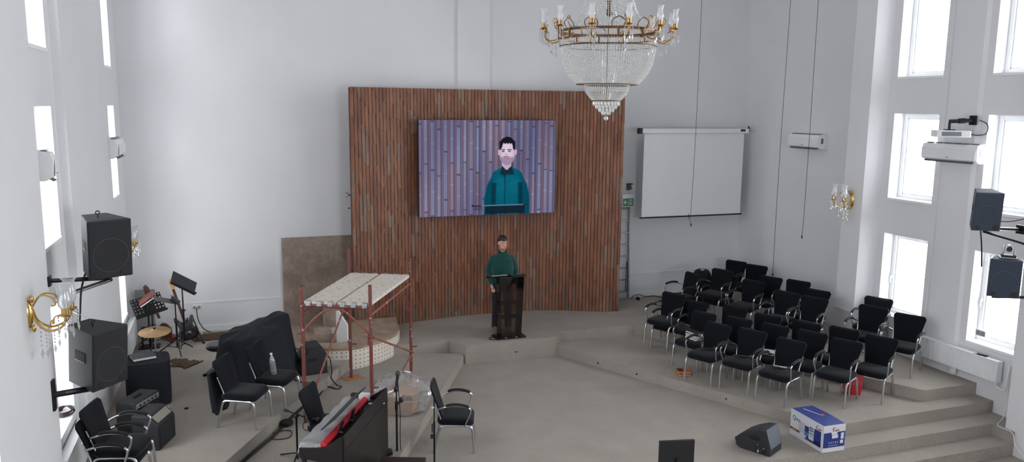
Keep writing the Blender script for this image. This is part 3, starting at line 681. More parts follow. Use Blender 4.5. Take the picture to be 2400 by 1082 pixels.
def bead(mb,p,r,h,n=4,ph=0):
    o=len(mb.v); mb.v.append(Vector((p[0],p[1],p[2]+h)))
    for i in range(n): mb.v.append(Vector((p[0]+r*math.cos(2*PI*i/n+ph),p[1]+r*math.sin(2*PI*i/n+ph),p[2])))
    mb.v.append(Vector((p[0],p[1],p[2]-h)))
    for i in range(n):
        j=(i+1)%n; mb.f.append([o,o+1+i,o+1+j]); mb.m.append(0); mb.f.append([o+n+1,o+1+j,o+1+i]); mb.m.append(0)
def skirt(mb,prof,n,step,r,h):
    """curtain of bead strands hung along a profile of (radius, z)"""
    pp=smoothpts([(a,0,b) for a,b in prof],8); d=[0]
    for i in range(1,len(pp)): d.append(d[-1]+(pp[i]-pp[i-1]).length)
    k=int(d[-1]/step)
    for a in range(n):
        an=2*PI*a/n
        for q in range(k+1):
            s=d[-1]*q/k; i=max(j for j in range(len(d)-1) if d[j]<=s+1e-9); t=(s-d[i])/max(d[i+1]-d[i],1e-9); v=pp[i].lerp(pp[i+1],t)
            bead(mb,(v.x*math.cos(an),v.x*math.sin(an),v.z),r,h,4,an)
BEAD=clear('bead_crystal',(0.66,0.68,0.69,1),0.50,0.10,(0.95,0.96,0.95,1),0.50)
mb=MB(); skirt(mb,[(0.615,-0.09),(0.610,-0.22),(0.585,-0.36),(0.54,-0.48),(0.47,-0.58),(0.40,-0.65)],112,0.0275,0.0105,0.0135); o=obj('bowl_beads',mb,BEAD,ch,smooth=0); o['kind']='stuff'
mb=MB(); skirt(mb,[(0.290,-0.665),(0.268,-0.76),(0.190,-0.855)],64,0.027,0.0105,0.0135); o=obj('lower_bowl_beads',mb,BEAD,ch,smooth=0); o['kind']='stuff'
mb=MB(); skirt(mb,[(0.22,0.95),(0.26,0.62),(0.31,0.42),(0.37,0.25),(0.46,0.13),(0.60,0.04)],80,0.029,0.0098,0.0135); o=obj('crown_beads',mb,BEAD,ch,smooth=0); o['kind']='stuff'
mb=MB()
for R,z,n in ((0.165,-0.90,24),(0.130,-0.94,19),(0.092,-0.98,13),(0.05,-1.02,8)):
    for i in range(n):
        an=2*PI*i/n; mb.ell((R*math.cos(an),R*math.sin(an),z),(0.020,0.020,0.036),6,4)
o=obj('tier_prisms',mb,BEAD,ch); o['kind']='stuff'
mb=MB(); mb.ell((0,0,-1.095),(0.033,0.033,0.033),10,8); obj('ball_finial',mb,CRYST,ch)
# scrolls standing on the ring
for k in range(12):
    an=math.radians(-90+19.6+10+30*k+15); c_,s_=math.cos(an),math.sin(an); T=Matrix(((c_,-s_,0),(s_,c_,0),(0,0,1)))
    mb=MB()
    for sy in (-1,1): mb.tube([T@Vector(v) for v in smoothpts([(0.63,sy*0.075,0.04),(0.66,sy*0.085,0.09),(0.67,sy*0.05,0.125),(0.66,0.0,0.15)],4)],0.006,6)
    mb.tube([T@Vector(v) for v in ((0.64,0,0.03),(0.645,0,-0.09))],0.016,6)
    obj('scroll',mb,BRASSD,ch)
for k in range(12):
    an=math.radians(-90-19.6+9.8+30*k); c_,s_=math.cos(an),math.sin(an); T=Matrix(((c_,-s_,0),(s_,c_,0),(0,0,1)))
    mb=MB(); mb.tube([T@Vector(v) for v in smoothpts([(0.63,0,-0.05),(0.70,0,-0.10),(0.78,0,-0.11),(0.845,0,-0.06),(0.86,0,0.0),(0.86,0,0.03)],5)],0.008,7)
    mb.tube([T@Vector(v) for v in smoothpts([(0.64,0,0.02),(0.70,0,0.06),(0.74,0,0.13),(0.71,0,0.17),(0.68,0,0.14)],5)],0.006,6)
    mb.lathe([(0,0.02),(0.045,0.03),(0.05,0.036),(0.022,0.045),(0.028,0.05),(0.028,0.10),(0,0.10)],12,T@Vector((0.86,0,0)))
    arm=obj('lamp_arm',mb,BRASSM,ch)
    mb=MB(); mb.lathe([(0.02,0.09),(0.036,0.12),(0.042,0.155),(0.034,0.195),(0.026,0.225),(0.034,0.26),(0.046,0.278)],14,T@Vector((0.86,0,0)),cap=False); obj('glass_shade',mb,SHADE,arm)
    mb=MB(); mb.ell(T@Vector((0.86,0,0.13)),(0.016,0.016,0.04),8,6); obj('candle_bulb',mb,WHITEP,arm)
    mb=MB()
    for (dx,dy,l) in ((0.05,0,4),(-0.05,0,5),(0,0.05,4),(0,-0.05,4),(0.035,0.035,3),(-0.035,-0.035,5),(-0.10,0.0,4),(-0.16,0.0,5)):
        zt=0.02 if dx>-0.09 else -0.12
        for i in range(l):
            p=T@Vector((0.86+dx,dy,zt-0.028*i)); bead(mb,p,0.009,0.013)
        p=T@Vector((0.86+dx,dy,zt-0.028*l-0.02)); bead(mb,p,0.014,0.034,6)
    obj('crystal_drops',mb,CRYST,arm,smooth=0)['kind']='stuff'
# ------------------------------------------------------------------ stacking chairs (front = local -Y)
def rrect(hw,hd,r,n=5):
    out=[]
    for cx,cy,a0 in ((hw-r,hd-r,0),(-hw+r,hd-r,PI/2),(-hw+r,-hd+r,PI),(hw-r,-hd+r,1.5*PI)):
        for i in range(n+1):
            a=a0+PI/2*i/n; out.append((cx+r*math.cos(a),cy+r*math.sin(a)))
    return out
def make_chair(label, arms=True):
    t=thing('stacking_armchair' if arms else 'stacking_chair',label,'chair',(0,0,0))
    mb=MB(); rings=[]
    for z,ins,r in ((0.365,0.035,0.07),(0.375,0.012,0.08),(0.40,0.0,0.085),(0.425,0.002,0.085),(0.445,0.018,0.08),(0.455,0.05,0.07),(0.458,0.12,0.05)):
        rr=rrect(0.235-ins,0.235-ins,min(r,0.2-ins/2)); rings.append([(x*(1.0+0.05*(y<0)),y-0.02,z-0.02*max(0,-y-0.1)/0.14) for x,y in rr])
    mb.loft(rings); obj('seat',mb,FABRIC,t,smooth=50)
    mb=MB(); rows=[]; N=12
    def hwid(v): return 0.178+0.072*v**1.2
    for k in range(N+1):
        v=k/N; z=0.425+0.435*v; yb=0.150+0.150*v
        e=1.0
        if v>0.9: e=1-0.16*((v-0.9)/0.1)**2.2
        if v<0.08: e=1-0.12*((0.08-v)/0.08)**2
        hw=hwid(v)*e; ring=[]
        th=0.024*(1-0.45*max(0,(v-0.88)/0.12)**2)
        M_=9
        for i in range(M_):                       # front
            x=-hw+2*hw*i/(M_-1); y=yb-0.28*(x*x)-th*(1-0.6*(abs(x)/hw)**4); ring.append((x,y,z-0.012*(1-(x/hw)**2)*v))
        for i in range(M_)[::-1]:
            x=-hw+2*hw*i/(M_-1); y=yb-0.28*(x*x)+th*(1-0.6*(abs(x)/hw)**4); ring.append((x,y,z-0.012*(1-(x/hw)**2)*v))
        rows.append(ring)
    mb.loft(rows); obj('backrest',mb,FABRIC,t,smooth=60)
    for s in (-1,1):
        mb=MB(); mb.tube(smoothpts([(s*0.236,-0.262,0.0),(s*0.236,-0.250,0.18),(s*0.236,-0.238,0.315),(s*0.232,-0.205,0.358),(s*0.222,-0.13,0.362),(s*0.215,0.0,0.362)],4),0.0155,8); mb.lathe([(0,0),(0.017,0),(0.017,0.012),(0,0.012)],8,(s*0.236,-0.262,0)); obj('leg',mb,ALU,t)
        mb=MB(); mb.tube(smoothpts([(s*0.222,0.255,0.0),(s*0.222,0.215,0.18),(s*0.222,0.180,0.315),(s*0.220,0.145,0.358),(s*0.218,0.06,0.362),(s*0.215,0.0,0.362)],4),0.0155,8); mb.lathe([(0,0),(0.017,0),(0.017,0.012),(0,0.012)],8,(s*0.222,0.255,0)); obj('leg',mb,ALU,t)
        mb=MB(); mb.tube([(s*0.205,0.15,0.37),(s*0.196,0.172,0.46),(s*0.205,0.212,0.58),(s*0.214,0.238,0.66)],0.009,6); obj('back_frame',mb,ALU,t)
        if arms:
            mb=MB(); mb.tube(smoothpts([(s*0.232,-0.14,0.362),(s*0.252,-0.175,0.45),(s*0.268,-0.215,0.56),(s*0.270,-0.205,0.612),(s*0.270,-0.12,0.645),(s*0.268,0.02,0.648),(s*0.255,0.14,0.615),(s*0.222,0.200,0.585)],5),0.0115,8); a=obj('armrest',mb,ALU,t)
            mb=MB(); mb.tube(smoothpts([(s*0.270,-0.195,0.628),(s*0.271,-0.15,0.650),(s*0.271,-0.06,0.666),(s*0.268,0.03,0.664),(s*0.262,0.10,0.645)],4),[0.014]+[0.021]*15+[0.014],8,flat=(1.15,0.8)); obj('arm_pad',mb,RUBBER,a)
    mb=MB(); mb.box2((-0.21,-0.03,0.350),(0.21,0.0,0.368)); mb.box2((-0.21,0.10,0.350),(0.21,0.13,0.368)); obj('seat_frame',mb,ALUD,t,smooth=0)
    return t
FACE=math.atan2(-0.42,-0.91)+PI/2           # the choir block faces the lectern corner
def rotz(a): return Matrix.Rotation(a,3,'Z')
arm0=None
def choir(px,py,z,label,rz=0,lift=0.0,dx=(0,0)):
    """put a chair so that the middle of its top edge meets the given sight line at its real height"""
    global arm0
    a=FACE+rz; top=at(px,py,Z=z+lift+0.855); off=rotz(a)@Vector((0,0.305,0))
    loc=(top.x-off.x+dx[0],top.y-off.y+dx[1],z+lift)
    if arm0 is None:
        arm0=make_chair(label); arm0.location=loc; arm0.rotation_euler=(0,0,a); arm0['group']='black armchairs of the choir'; return arm0
    return dup(arm0,loc,a,label,'black armchairs of the choir')
c_front=choir(1686,757,L1,'black armchair leftmost in the front row with a microphone on its seat')
c_second=choir(1767,772,L1,'black armchair second from left in the front row with cable on its seat',0.03)
c_third=choir(1858,795,L1,'black armchair third from left in the front row behind the blue box',-0.03)
choir(1987,796,L1,'black armchair fourth from left in the front row with a red bag beneath',0.02)
c_books=choir(1653,731,L1,'black armchair with black and white books stacked on its seat',0.0)
choir(2069,788,L1,'black armchair at the right end of the front row near the steps',0.05)
choir(1735,744,L1,'black armchair directly behind the second front row chair',0.02)
c_white=choir(1820,760,L1,'black armchair behind the third front row chair with a white book on its seat',0.0)
choir(1907,776,L1,'black armchair between the third and fourth front row chairs one row back',0.04)
choir(1982,768,L1,'black armchair directly behind the chair with the red bag',0.0)
s0=choir(1597,699,L1,'lower black armchair of the stack at the left end near the podium',0.03)
choir(1587,686,L1,'upper black armchair of the stack at the left end near the podium',0.03,0.115,(-0.04,0.0))
choir(1635,706,L1,'black armchair just behind the left end stack',0.0)
choir(1726,717,L1,'black armchair in the third row left of the blue ball',0.0)
choir(1803,737,L1,'black armchair in the third row below the blue ball',0.02)
choir(1894,754,L1,'black armchair in the third row behind the middle of the front row',0.0)
choir(1629,640,L2,'black armchair standing alone at the far left against the back wall',-0.3)
choir(1728,611,L2,'black armchair highest against the back wall left of the corner',0.05)
choir(1776,621,L2,'black armchair against the back wall directly under the corner wire',0.05)
dl=choir(1707,645,L2,'lower black armchair of the stack on the upper tier near the back wall',0.0)
choir(1700,631,L2,'upper black armchair of the stack on the upper tier near the back wall',0.0,0.115,(-0.03,0))
choir(1770,657,L2,'black armchair in the upper tier directly left of the blue ball',0.0)
choir(1809,648,L2,'black armchair in the upper tier behind the chair beside the blue ball',0.03)
choir(1874,657,L2,'black armchair beside the right wall below the far air conditioner',0.0)
choir(1920,679,L2,'black armchair by the right wall half hidden below the gilt lamp',-0.05)
choir(1849,683,L2,'black armchair in the upper tier directly right of the blue ball',0.0)
choir(1913,696,L2,'black armchair on the upper tier nearest the right wall pilaster',0.0)
choir(2062,697,L2,'black armchair right in front of the tall bright window',0.02)
choir(2050,717,L2,'black armchair one row before the tall bright window',0.02)
choir(2135,737,L2,'black armchair standing apart beside the white radiator',0.04)
# the chairs on the left hand side
g='black chairs around the instruments'
plain=make_chair('black armless chair with its back to the draped drums nearest the camera',False); plain['group']=g
plain.location=(0.02,10.26,L2); plain.rotation_euler=(0,0,math.radians(64))
c_bottle=dup(plain,(0.42,10.72,L2),math.radians(62),'black armless chair against the draped drums with a bottle on its seat',g)
def seat_at(px,py,z,a):
    top=at(px,py,Z=z+0.855); off=rotz(a)@Vector((0,0.305,0)); return (top.x-off.x,top.y-off.y,z)
dup(plain,seat_at(714,906,L1,math.radians(62)),math.radians(62),'black chair at the keyboard player side behind the covered piano',g)
dup(arm0,seat_at(1010,897,0.0,math.radians(72)),math.radians(72),'black armchair standing alone on the stage floor beside the microphone stands',g)
p=at(258,1034,Z=L2+0.56)
dup(arm0,(p.x+0.06,p.y-0.06,L2),math.radians(76),'lower black armchair of the stack below the left loudspeaker',g)
dup(arm0,(p.x+0.10,p.y-0.04,L2+0.115),math.radians(76),'upper black armchair of the stack below the left loudspeaker',g)
# ------------------------------------------------------------------ scaffold tower
def paint_mat(name, base, spot, thr=0.66, scale=14, rough=0.6):
    M=bpy.data.materials.new(name); M.use_nodes=True; nt=M.node_tree; b=nt.nodes['Principled BSDF']; b.inputs['Roughness'].default_value=rough
    tc=nt.nodes.new('ShaderNodeTexCoord'); n=nt.nodes.new('ShaderNodeTexNoise'); n.inputs['Scale'].default_value=scale; n.inputs['Detail'].default_value=5
    r=nt.nodes.new('ShaderNodeValToRGB'); e=r.color_ramp.elements; e[0].position=thr-0.02; e[0].color=base; e[1].position=thr; e[1].color=spot
    nt.links.new(tc.outputs['Object'],n.inputs['Vector']); nt.links.new(n.outputs['Fac'],r.inputs['Fac']); nt.links.new(r.outputs['Color'],b.inputs['Base Color']); return M
RED=paint_mat('red_scaffold_paint',srgb(112,58,52),srgb(186,166,158),0.67,24)
REDB=paint_mat('red_brace_paint',srgb(134,78,66),srgb(190,170,160),0.66,18)
DECK=paint_mat('paint_spattered_deck',srgb(206,199,188),srgb(168,160,150),0.60,30,0.8)
PLY=mat('orange_plywood',srgb(172,124,78),0.7,noise=(6,0.2))
sc_=thing('scaffold_tower','red painted scaffold tower with a spattered plank deck beside the podium','scaffold',(1.64,11.0,L1))
O=Vector((1.64,11.0,L1))
P1,P2,P3,P4=[Vector(p)-O for p in ((0.79,10.42,L1),(1.62,10.00,L1),(1.63,12.03,L1),(2.50,11.62,L1))]
def up(p,z): return Vector((p.x,p.y,z-L1))
for p,zt in ((P1,2.05),(P2,2.10),(P3,2.24),(P4,2.12)):
    mb=MB(); mb.cyl(up(p,L1+0.008),up(p,zt),0.0245,12); mb.cyl(up(p,zt-0.14),up(p,zt),0.019,10)
    post=obj('post',mb,RED,sc_)
    mb=MB(); mb.cyl(up(p,0.72)+Vector((0.02,-0.02,0)),up(p,0.72)+Vector((0.09,-0.03,0)),0.012,8); obj('locking_pin',mb,RED,post); mb=MB(); mb.cyl(up(p,1.42)+Vector((0.02,0,0)),up(p,1.42)+Vector((-0.06,-0.03,0)),0.011,8); obj('locking_pin',mb,RED,post)
for a,b,zl in ((P1,P2,1.80),(P3,P4,1.82)):
    mb=MB(); mb.cyl(up(a,zl),up(b,zl),0.022,10); obj('ledger',mb,RED,sc_)
    d=b-a; mb=MB(); mb.tube(smoothpts([up(a,1.45)+d*0.02,up(a,1.62)+d*0.18,up(a,1.745)+d*0.36,up(a,1.76)+d*0.5,up(a,1.745)+d*0.62,up(a,1.55)+d*0.86,up(a,1.45)+d*0.95,up(a,1.30)+d*0.96],4),0.0155,8); obj('arch_brace',mb,REDB,sc_)
for a,b in ((P1,P3),(P2,P4)):
    mb=MB(); mb.cyl(up(a,1.70),up(b,1.72),0.018,8); obj('side_rail',mb,REDB,sc_)
for a,b,za,zb in ((P2,P4,1.40,0.62),(P4,P2,0.62,0.26),(P3,P1,1.62,0.34)):
    mb=MB(); mb.cyl(up(a,za)+Vector((0.03,0,0)),up(b,zb)+Vector((0.03,0,0)),0.015,8); obj('diagonal_brace',mb,REDB,sc_)
zd=1.855
for k in range(2):
    a=P1.lerp(P2,0.5*k+0.03); b=P1.lerp(P2,0.5*k+0.49); c=P3.lerp(P4,0.5*k+0.49); d=P3.lerp(P4,0.5*k+0.03)
    mb=MB(); mb.prism([(v.x,v.y) for v in (a,b,c,d)],zd-L1-0.045,zd-L1); pl=obj('plank',mb,DECK,sc_,smooth=0,bevel=0.004)
    for u0,v0 in ((a,b),(d,c)):
        for t in (0.15,0.5,0.85):
            q=u0.lerp(v0,t); mb=MB(); mb.box((q.x,q.y,zd-L1-0.028),(0.075,0.06,0.07),rot=(0,0,math.atan2(-0.42,0.83))); obj('hook',mb,ALUD,pl,bevel=0.01)
for p,lb in ((P3,'orange plywood square under the back left scaffold post'),(P4,'orange plywood square under the back right scaffold post')):
    w=MB(); w.box((0,0,0.004),(0.30,0.22,0.008)); tag(obj('base_board',w,PLY,loc=(p.x+O.x+0.02,p.y+O.y-0.03,L1),rz=0.35),lb,'board','plywood squares under the scaffold')

# ------------------------------------------------------------------ person at the lectern
SKIN=mat('skin',srgb(206,158,138),0.55,noise=(14,0.06)); JACKET=mat('teal_fleece',srgb(14,66,62),0.9,sheen=0.3,bump=(220,0.3),spec=0.2)
HAIR=mat('dark_hair',srgb(26,20,20),0.6); TROUS=mat('navy_trousers',srgb(30,30,42),0.85); SHOE=mat('olive_suede',srgb(96,92,78),0.8)
PX,PY=4.53,13.20
man=thing('person','person in a dark teal zip jacket standing behind the smoked lectern','person',(PX,PY,L2),math.radians(-12))
def ring(c,rx,ry,n=20,pw=1.0): 
    return [(c[0]+rx*math.copysign(abs(math.cos(2*PI*i/n))**pw,math.cos(2*PI*i/n)),c[1]+ry*math.copysign(abs(math.sin(2*PI*i/n))**pw,math.sin(2*PI*i/n)),c[2]) for i in range(n)]
def torso(mb,rows): mb.loft([ring((0,y,z),rx,ry) for z,rx,ry,y in rows])
def remesh(o,vox,sm=3):
    r=o.modifiers.new('remesh','REMESH'); r.mode='VOXEL'; r.voxel_size=vox; r.use_smooth_shade=True
    s=o.modifiers.new('smooth','SMOOTH'); s.iterations=sm; s.factor=0.5
HEADM=rotz(math.radians(14))@Matrix.Rotation(math.radians(5),3,'X')
HC=Vector((0.0,-0.03,1.640))
def hp(x,y,z): return HC+HEADM@(Vector((x,y,z))*1.07)
mb=MB()
torso(mb,[(0.84,.14,.10,0),(0.95,.155,.10,0),(1.1,.15,.095,0),(1.25,.165,.10,0),(1.38,.165,.09,0.01),(1.44,.12,.07,0.01),(1.47,.06,.055,0.005)])
mb.tube([(0,0.012,1.42),(0,0.006,1.50),(0,-0.012,1.60)],[.062,.056,.058],14)
# head: skull, jaw, nose, ears, brow
h0=len(mb.v)
for z,rx,ry,y in ():
    pass
rows=[(-0.118,.022,.030,-.045),(-0.108,.036,.046,-.038),(-0.085,.048,.062,-.026),(-0.055,.058,.076,-.012),(-0.02,.066,.085,0.0),(0.02,.071,.091,0.004),(0.06,.072,.092,0.006),(0.09,.064,.082,0.008),(0.108,.045,.06,0.008),(0.115,.02,.028,0.008)]
mb.loft([[hp(px_,py_+y,z) for px_,py_,_ in ring((0,0,0),rx,ry,22)] for z,rx,ry,y in rows])
mb.loft([[hp(px_*s,-0.083+d+py_*s*0.6,z) for px_,py_,_ in ring((0,0,0),0.011,0.014,8)] for z,s,d in ((0.018,0.5,0.0),(0.0,0.75,-0.007),(-0.018,1.15,-0.016),(-0.028,1.2,-0.012),(-0.034,0.7,0.0))])
for s in (-1,1):
    mb.ell(hp(s*0.074,0.012,-0.005),(0.010,0.020,0.032),8,8,M=HEADM)
    mb.ell(hp(s*0.028,-0.080,0.026),(0.022,0.010,0.007),8,6,M=HEADM)
mb.ell(hp(0,-0.088,-0.066),(0.024,0.010,0.008),8,6,M=HEADM)
mb.ell(hp(0,-0.074,-0.100),(0.018,0.012,0.012),8,6,M=HEADM)
ARMS={-1:[(-.158,.01,1.362),(-.208,.02,1.28),(-.245,.03,1.12),(-.235,-.03,1.01),(-.205,-.085,.905)],1:[(.158,.01,1.362),(.208,.02,1.28),(.245,.035,1.12),(.235,-.03,1.01),(.20,-.10,.91)]}
for s in (-1,1):
    P=[Vector(p) for p in ARMS[s]]
    mb.tube(smoothpts(P,3),[.05,.048,.046,.044,.042,.041,.042,.041,.039,.036,.033,.030,.028],12)
    wv=P[-1]; dirv=(P[-1]-P[-2]).normalized()
    palm=wv+dirv*0.055; mb.tube([wv,wv+dirv*0.03,palm,palm+dirv*0.03],[.024,.032,.036,.030],10,flat=(1.0,0.55))
    side=dirv.cross(Vector((0,1,0))).normalized(); nrm=side.cross(dirv).normalized()
    for f_,(off,ln) in enumerate(((-.027,.062),(-.009,.074),(.009,.070),(.026,.055))):
        b0=palm+dirv*0.028+side*off
        mb.tube([b0,b0+dirv*ln*0.45+nrm*0.004,b0+dirv*ln*0.8-Vector((0,0.012,0)),b0+dirv*ln*0.98-Vector((0,0.028,0))],[.0095,.009,.0085,.006],8)
    th=wv+dirv*0.025+Vector((0,-0.022,0)); mb.tube([th,th+dirv*0.03+Vector((-s*0.012,-0.018,0)),th+dirv*0.055+Vector((-s*0.014,-0.022,0))],[.012,.0105,.007],8)
for s in (-1,1):
    mb.tube(smoothpts([(s*.085,0,.90),(s*.10,-.005,.66),(s*.108,-.01,.48),(s*.115,.02,.28),(s*.12,.03,.06)],3),[.085,.08,.074,.07,.062,.055,.052,.05,.048,.046,.042,.038,.036],12)
b=obj('body',mb,SKIN,man); remesh(b,0.0062,2)
mb=MB()
torso(mb,[(0.80,.188,.130,-.005),(0.83,.196,.134,-.005),(0.92,.192,.130,-.005),(1.05,.192,.130,-.008),(1.2,.202,.134,-.008),(1.32,.198,.128,0.0),(1.385,.178,.112,0.005),(1.43,.135,.092,0.008),(1.465,.090,.074,0.006),(1.485,.068,.064,0.003)])
SL={-1:[(-.10,.012,1.372)]+ARMS[-1][0:],1:[(.10,.012,1.372)]+ARMS[1][0:]}
for s in (-1,1):
    P=smoothpts(SL[s],3); n=len(P); rr=[]
    for i in range(n):
        t=i/(n-1); rr.append(.062-.013*t+ (0.003 if int(i)%2 else -0.002))
    mb.tube(P,rr,14)
j=obj('jacket',mb,JACKET,man); remesh(j,0.010,3)
mb=MB()
for rr_,zz_ in ((.072,0),(.066,0)):
    arc=[math.radians(-90+38+284*q/22) for q in range(23)]
    mb.loft([[(rr_*k_*math.cos(t_),-.004+rr_*k_*math.sin(t_)*0.97,z_-0.018*max(0,-math.sin(t_))) for t_ in arc] for z_,k_ in ((1.462,1.0),(1.492,1.05),(1.520,1.06))],cap=False,closed=False)
obj('collar',mb,mat('dark_collar',srgb(14,30,34),0.9),j)
mb=MB(); mb.box((0.0,-0.139,1.20),(0.010,0.006,0.52)); mb.box((0.0,-0.128,1.43),(0.016,0.01,0.05),rot=(-0.5,0,0)); obj('zip',mb,mat('zip_dark',srgb(12,40,40),0.5),j,smooth=0)
mb=MB(); mb.ell((0.085,-0.138,1.33),(0.014,0.012,0.014),10,8); mb.tube([(0.085,-0.14,1.33),(0.13,-0.132,1.325),(0.16,-0.115,1.31)],0.004,6); obj('clip_microphone',mb,BLKPL,j)
mb=MB()
torso(mb,[(0.78,.170,.118,0),(0.84,.172,.120,0),(0.90,.170,.115,0)])
for s in (-1,1):
    mb.tube(smoothpts([(s*.088,0,.86),(s*.102,-.005,.66),(s*.108,-.012,.48),(s*.116,.02,.28),(s*.12,.025,.075)],3),[.102,.1,.095,.09,.084,.078,.075,.072,.070,.068,.066,.066,.068],14)
t_=obj('trousers',mb,TROUS,man); remesh(t_,0.011,3)
for s in (-1,1):
    mb=MB(); mb.loft([[(s*.125+x*w_,y_-0.0+yy*l_,z) for x,yy in [(math.cos(2*PI*i/16),math.sin(2*PI*i/16)) for i in range(16)]] for z,w_,l_,y_ in ((0.004,.046,.14,-.045),(0.03,.05,.145,-.045),(0.055,.046,.125,-.03),(0.085,.042,.075,0.01),(0.115,.042,.058,0.025))]); obj('shoe',mb,SHOE,man)
mb=MB()
rows=[(0.012,.0755,.052,0.050),(0.04,.078,.072,0.036),(0.058,.079,.097,0.010),(0.09,.072,.092,0.004),(0.112,.058,.076,0.0),(0.128,.036,.05,0.0),(0.133,.012,.02,0.0)]
mb.loft([[hp(px_,py_+y,z+(0.006*math.sin(k*1.7))) for k,(px_,py_,_) in enumerate(ring((0,0,0),rx,ry,24))] for z,rx,ry,y in rows])
mb.loft([[hp(px_,py_+y,z) for px_,py_,_ in ring((0,0,0),rx,ry,20)] for z,rx,ry,y in ((-0.075,.045,.03,0.055),(-0.03,.066,.05,0.046),(0.03,.075,.056,0.044))])
obj('hair',mb,HAIR,man)
mb=MB(); mb.loft([[hp(px_,py_+y,z) for px_,py_,_ in ring((0,0,0),rx,ry,20)] for z,rx,ry,y in ((-0.1215,.012,.02,-.048),(-0.116,.033,.043,-.042),(-0.098,.0455,.060,-.0345),(-0.072,.0565,.0715,-.022))],cap=False); obj('stubble',mb,mat('stubble',srgb(150,108,96),0.8),man)
mb=MB(); mb.box(hp(0,-0.098,-0.045),(0.040,0.006,0.007),rot=HEADM); obj('moustache',mb,bpy.data.materials['stubble'],man,bevel=0.002)
mb=MB(); mb.ell(hp(0,-0.097,-0.065),(0.021,0.005,0.005),10,6,M=HEADM); obj('mouth',mb,mat('lips',srgb(160,96,90),0.5),man)
for s in (-1,1):
    mb=MB(); mb.ell(hp(s*0.029,-0.0805,0.008),(0.0105,0.005,0.0040),10,6,M=HEADM); e_=obj('eye',mb,mat('eye_white',srgb(226,220,216),0.3),man)
    mb=MB(); mb.ell(hp(s*0.029,-0.086,0.007),(0.0046,0.003,0.0038),10,6,M=HEADM); obj('iris',mb,HAIR,e_)
    mb=MB(); mb.tube([hp(s*0.014,-0.091,0.028),hp(s*0.03,-0.091,0.033),hp(s*0.047,-0.080,0.029)],[.0035,.0042,.002],6); obj('eyebrow',mb,HAIR,man)

# ------------------------------------------------------------------ lectern
SMOKE=clear('smoked_acrylic',(0.56,0.49,0.45,1),0.05,0.05,(0.012,0.010,0.012,1),0.10)
SMOKED=clear('dark_smoked_acrylic',(0.34,0.29,0.27,1),0.07,0.06,(0.012,0.010,0.014,1),0.22)
lec=thing('lectern','smoked black acrylic lectern with a wide base plate on the podium','lectern',(4.54,12.84,L2))
def plate(name,m,vs,th,parent): 
    mb=MB(); a=[Vector(v) for v in vs]; n=(a[1]-a[0]).cross(a[3]-a[0]).normalized()*th
    mb.add(a+[v+n for v in a],[(0,3,2,1),(4,5,6,7),(0,1,5,4),(1,2,6,5),(2,3,7,6),(3,0,4,7)]); return obj(name,mb,m,parent,smooth=0)
mb=MB(); mb.prism(rrect(0.285,0.165,0.04,4),0.0,0.022); obj('base_plate',mb,mat('gloss_black_acrylic',srgb(28,20,24),0.12,coat=0.5),lec,bevel=0.004)
TZ=1.06
plate('front_panel',SMOKE,[(-0.185,-0.115,0.022),(0.185,-0.115,0.022),(0.225,-0.135,TZ+0.05),(-0.225,-0.135,TZ+0.05)],0.01,lec)
for s in (-1,1): plate('side_panel',SMOKED,[(s*0.185,-0.105,0.022),(s*0.165,0.13,0.022),(s*0.20,0.13,TZ-0.005),(s*0.222,-0.125,TZ+0.045)],0.012,lec)
for z in (0.36,0.62): 
    k=0.178+0.04*z/TZ; plate('shelf',SMOKED,[(-k,-0.10,z),(k,-0.10,z),(k,0.12,z),(-k,0.12,z)],0.015,lec)
top=plate('reading_top',clear('tinted_glass_top',(0.34,0.32,0.32,1),0.16,0.03,(0.05,0.05,0.055,1),0.2),[(-0.24,-0.19,TZ+0.062),(0.24,-0.19,TZ+0.062),(0.38,0.20,TZ-0.012),(-0.38,0.20,TZ-0.012)],0.012,lec)
plate('paper_ledge',SMOKED,[(-0.36,0.19,TZ-0.012),(0.36,0.19,TZ-0.012),(0.36,0.19,TZ+0.025),(-0.36,0.19,TZ+0.025)],0.008,lec)
mb=MB()
for sx in (-0.10,0.10):
    mb.lathe([(0,0.022),(0.02,0.022),(0.02,0.03),(0,0.03)],10,(sx,-0.13,0))
obj('fixing',mb,ALU,lec)['kind']='stuff'
R_=Matrix.Rotation(math.atan2(0.08,0.37),3,'X')
tb=thing('laptop','thin silver and black laptop lying on the left of the lectern top','laptop',(4.54-0.21,12.84+0.02,L2+TZ+0.040),rot=(-math.atan2(0.074,0.39),0,0.06))
mb=MB(); mb.box((0,0,0.012),(0.30,0.21,0.016)); obj('base',mb,BLKPL,tb,bevel=0.004)
mb=MB(); mb.box((0,0,0.025),(0.29,0.20,0.010)); obj('lid',mb,ALU,tb,bevel=0.003)
t=thing('notes_folder','black folder of notes lying on the right of the lectern top','folder',(4.54+0.15,12.84+0.04,L2+TZ+0.036),rot=(-math.atan2(0.074,0.39),0,-0.05))
mb=MB(); mb.box((0,0,0.008),(0.26,0.20,0.012)); obj('cover',mb,BLKPL,t,bevel=0.002)
mb=MB(); mb.box((0,-0.004,0.0155),(0.235,0.18,0.003)); obj('sheet',mb,mat('dark_sheet',srgb(60,62,70),0.6),t)
w=MB(); w.tube(smoothpts([(4.34,12.86,L2+0.01),(4.24,12.86,L2+0.015),(4.16,12.80,L2+0.012),(4.17,12.73,L2+0.012),(4.27,12.70,L2+0.012)],5),0.008,6)
tag(obj('lectern_cable',w,CABLE),'black cable loop on the carpet left of the lectern base','cable')

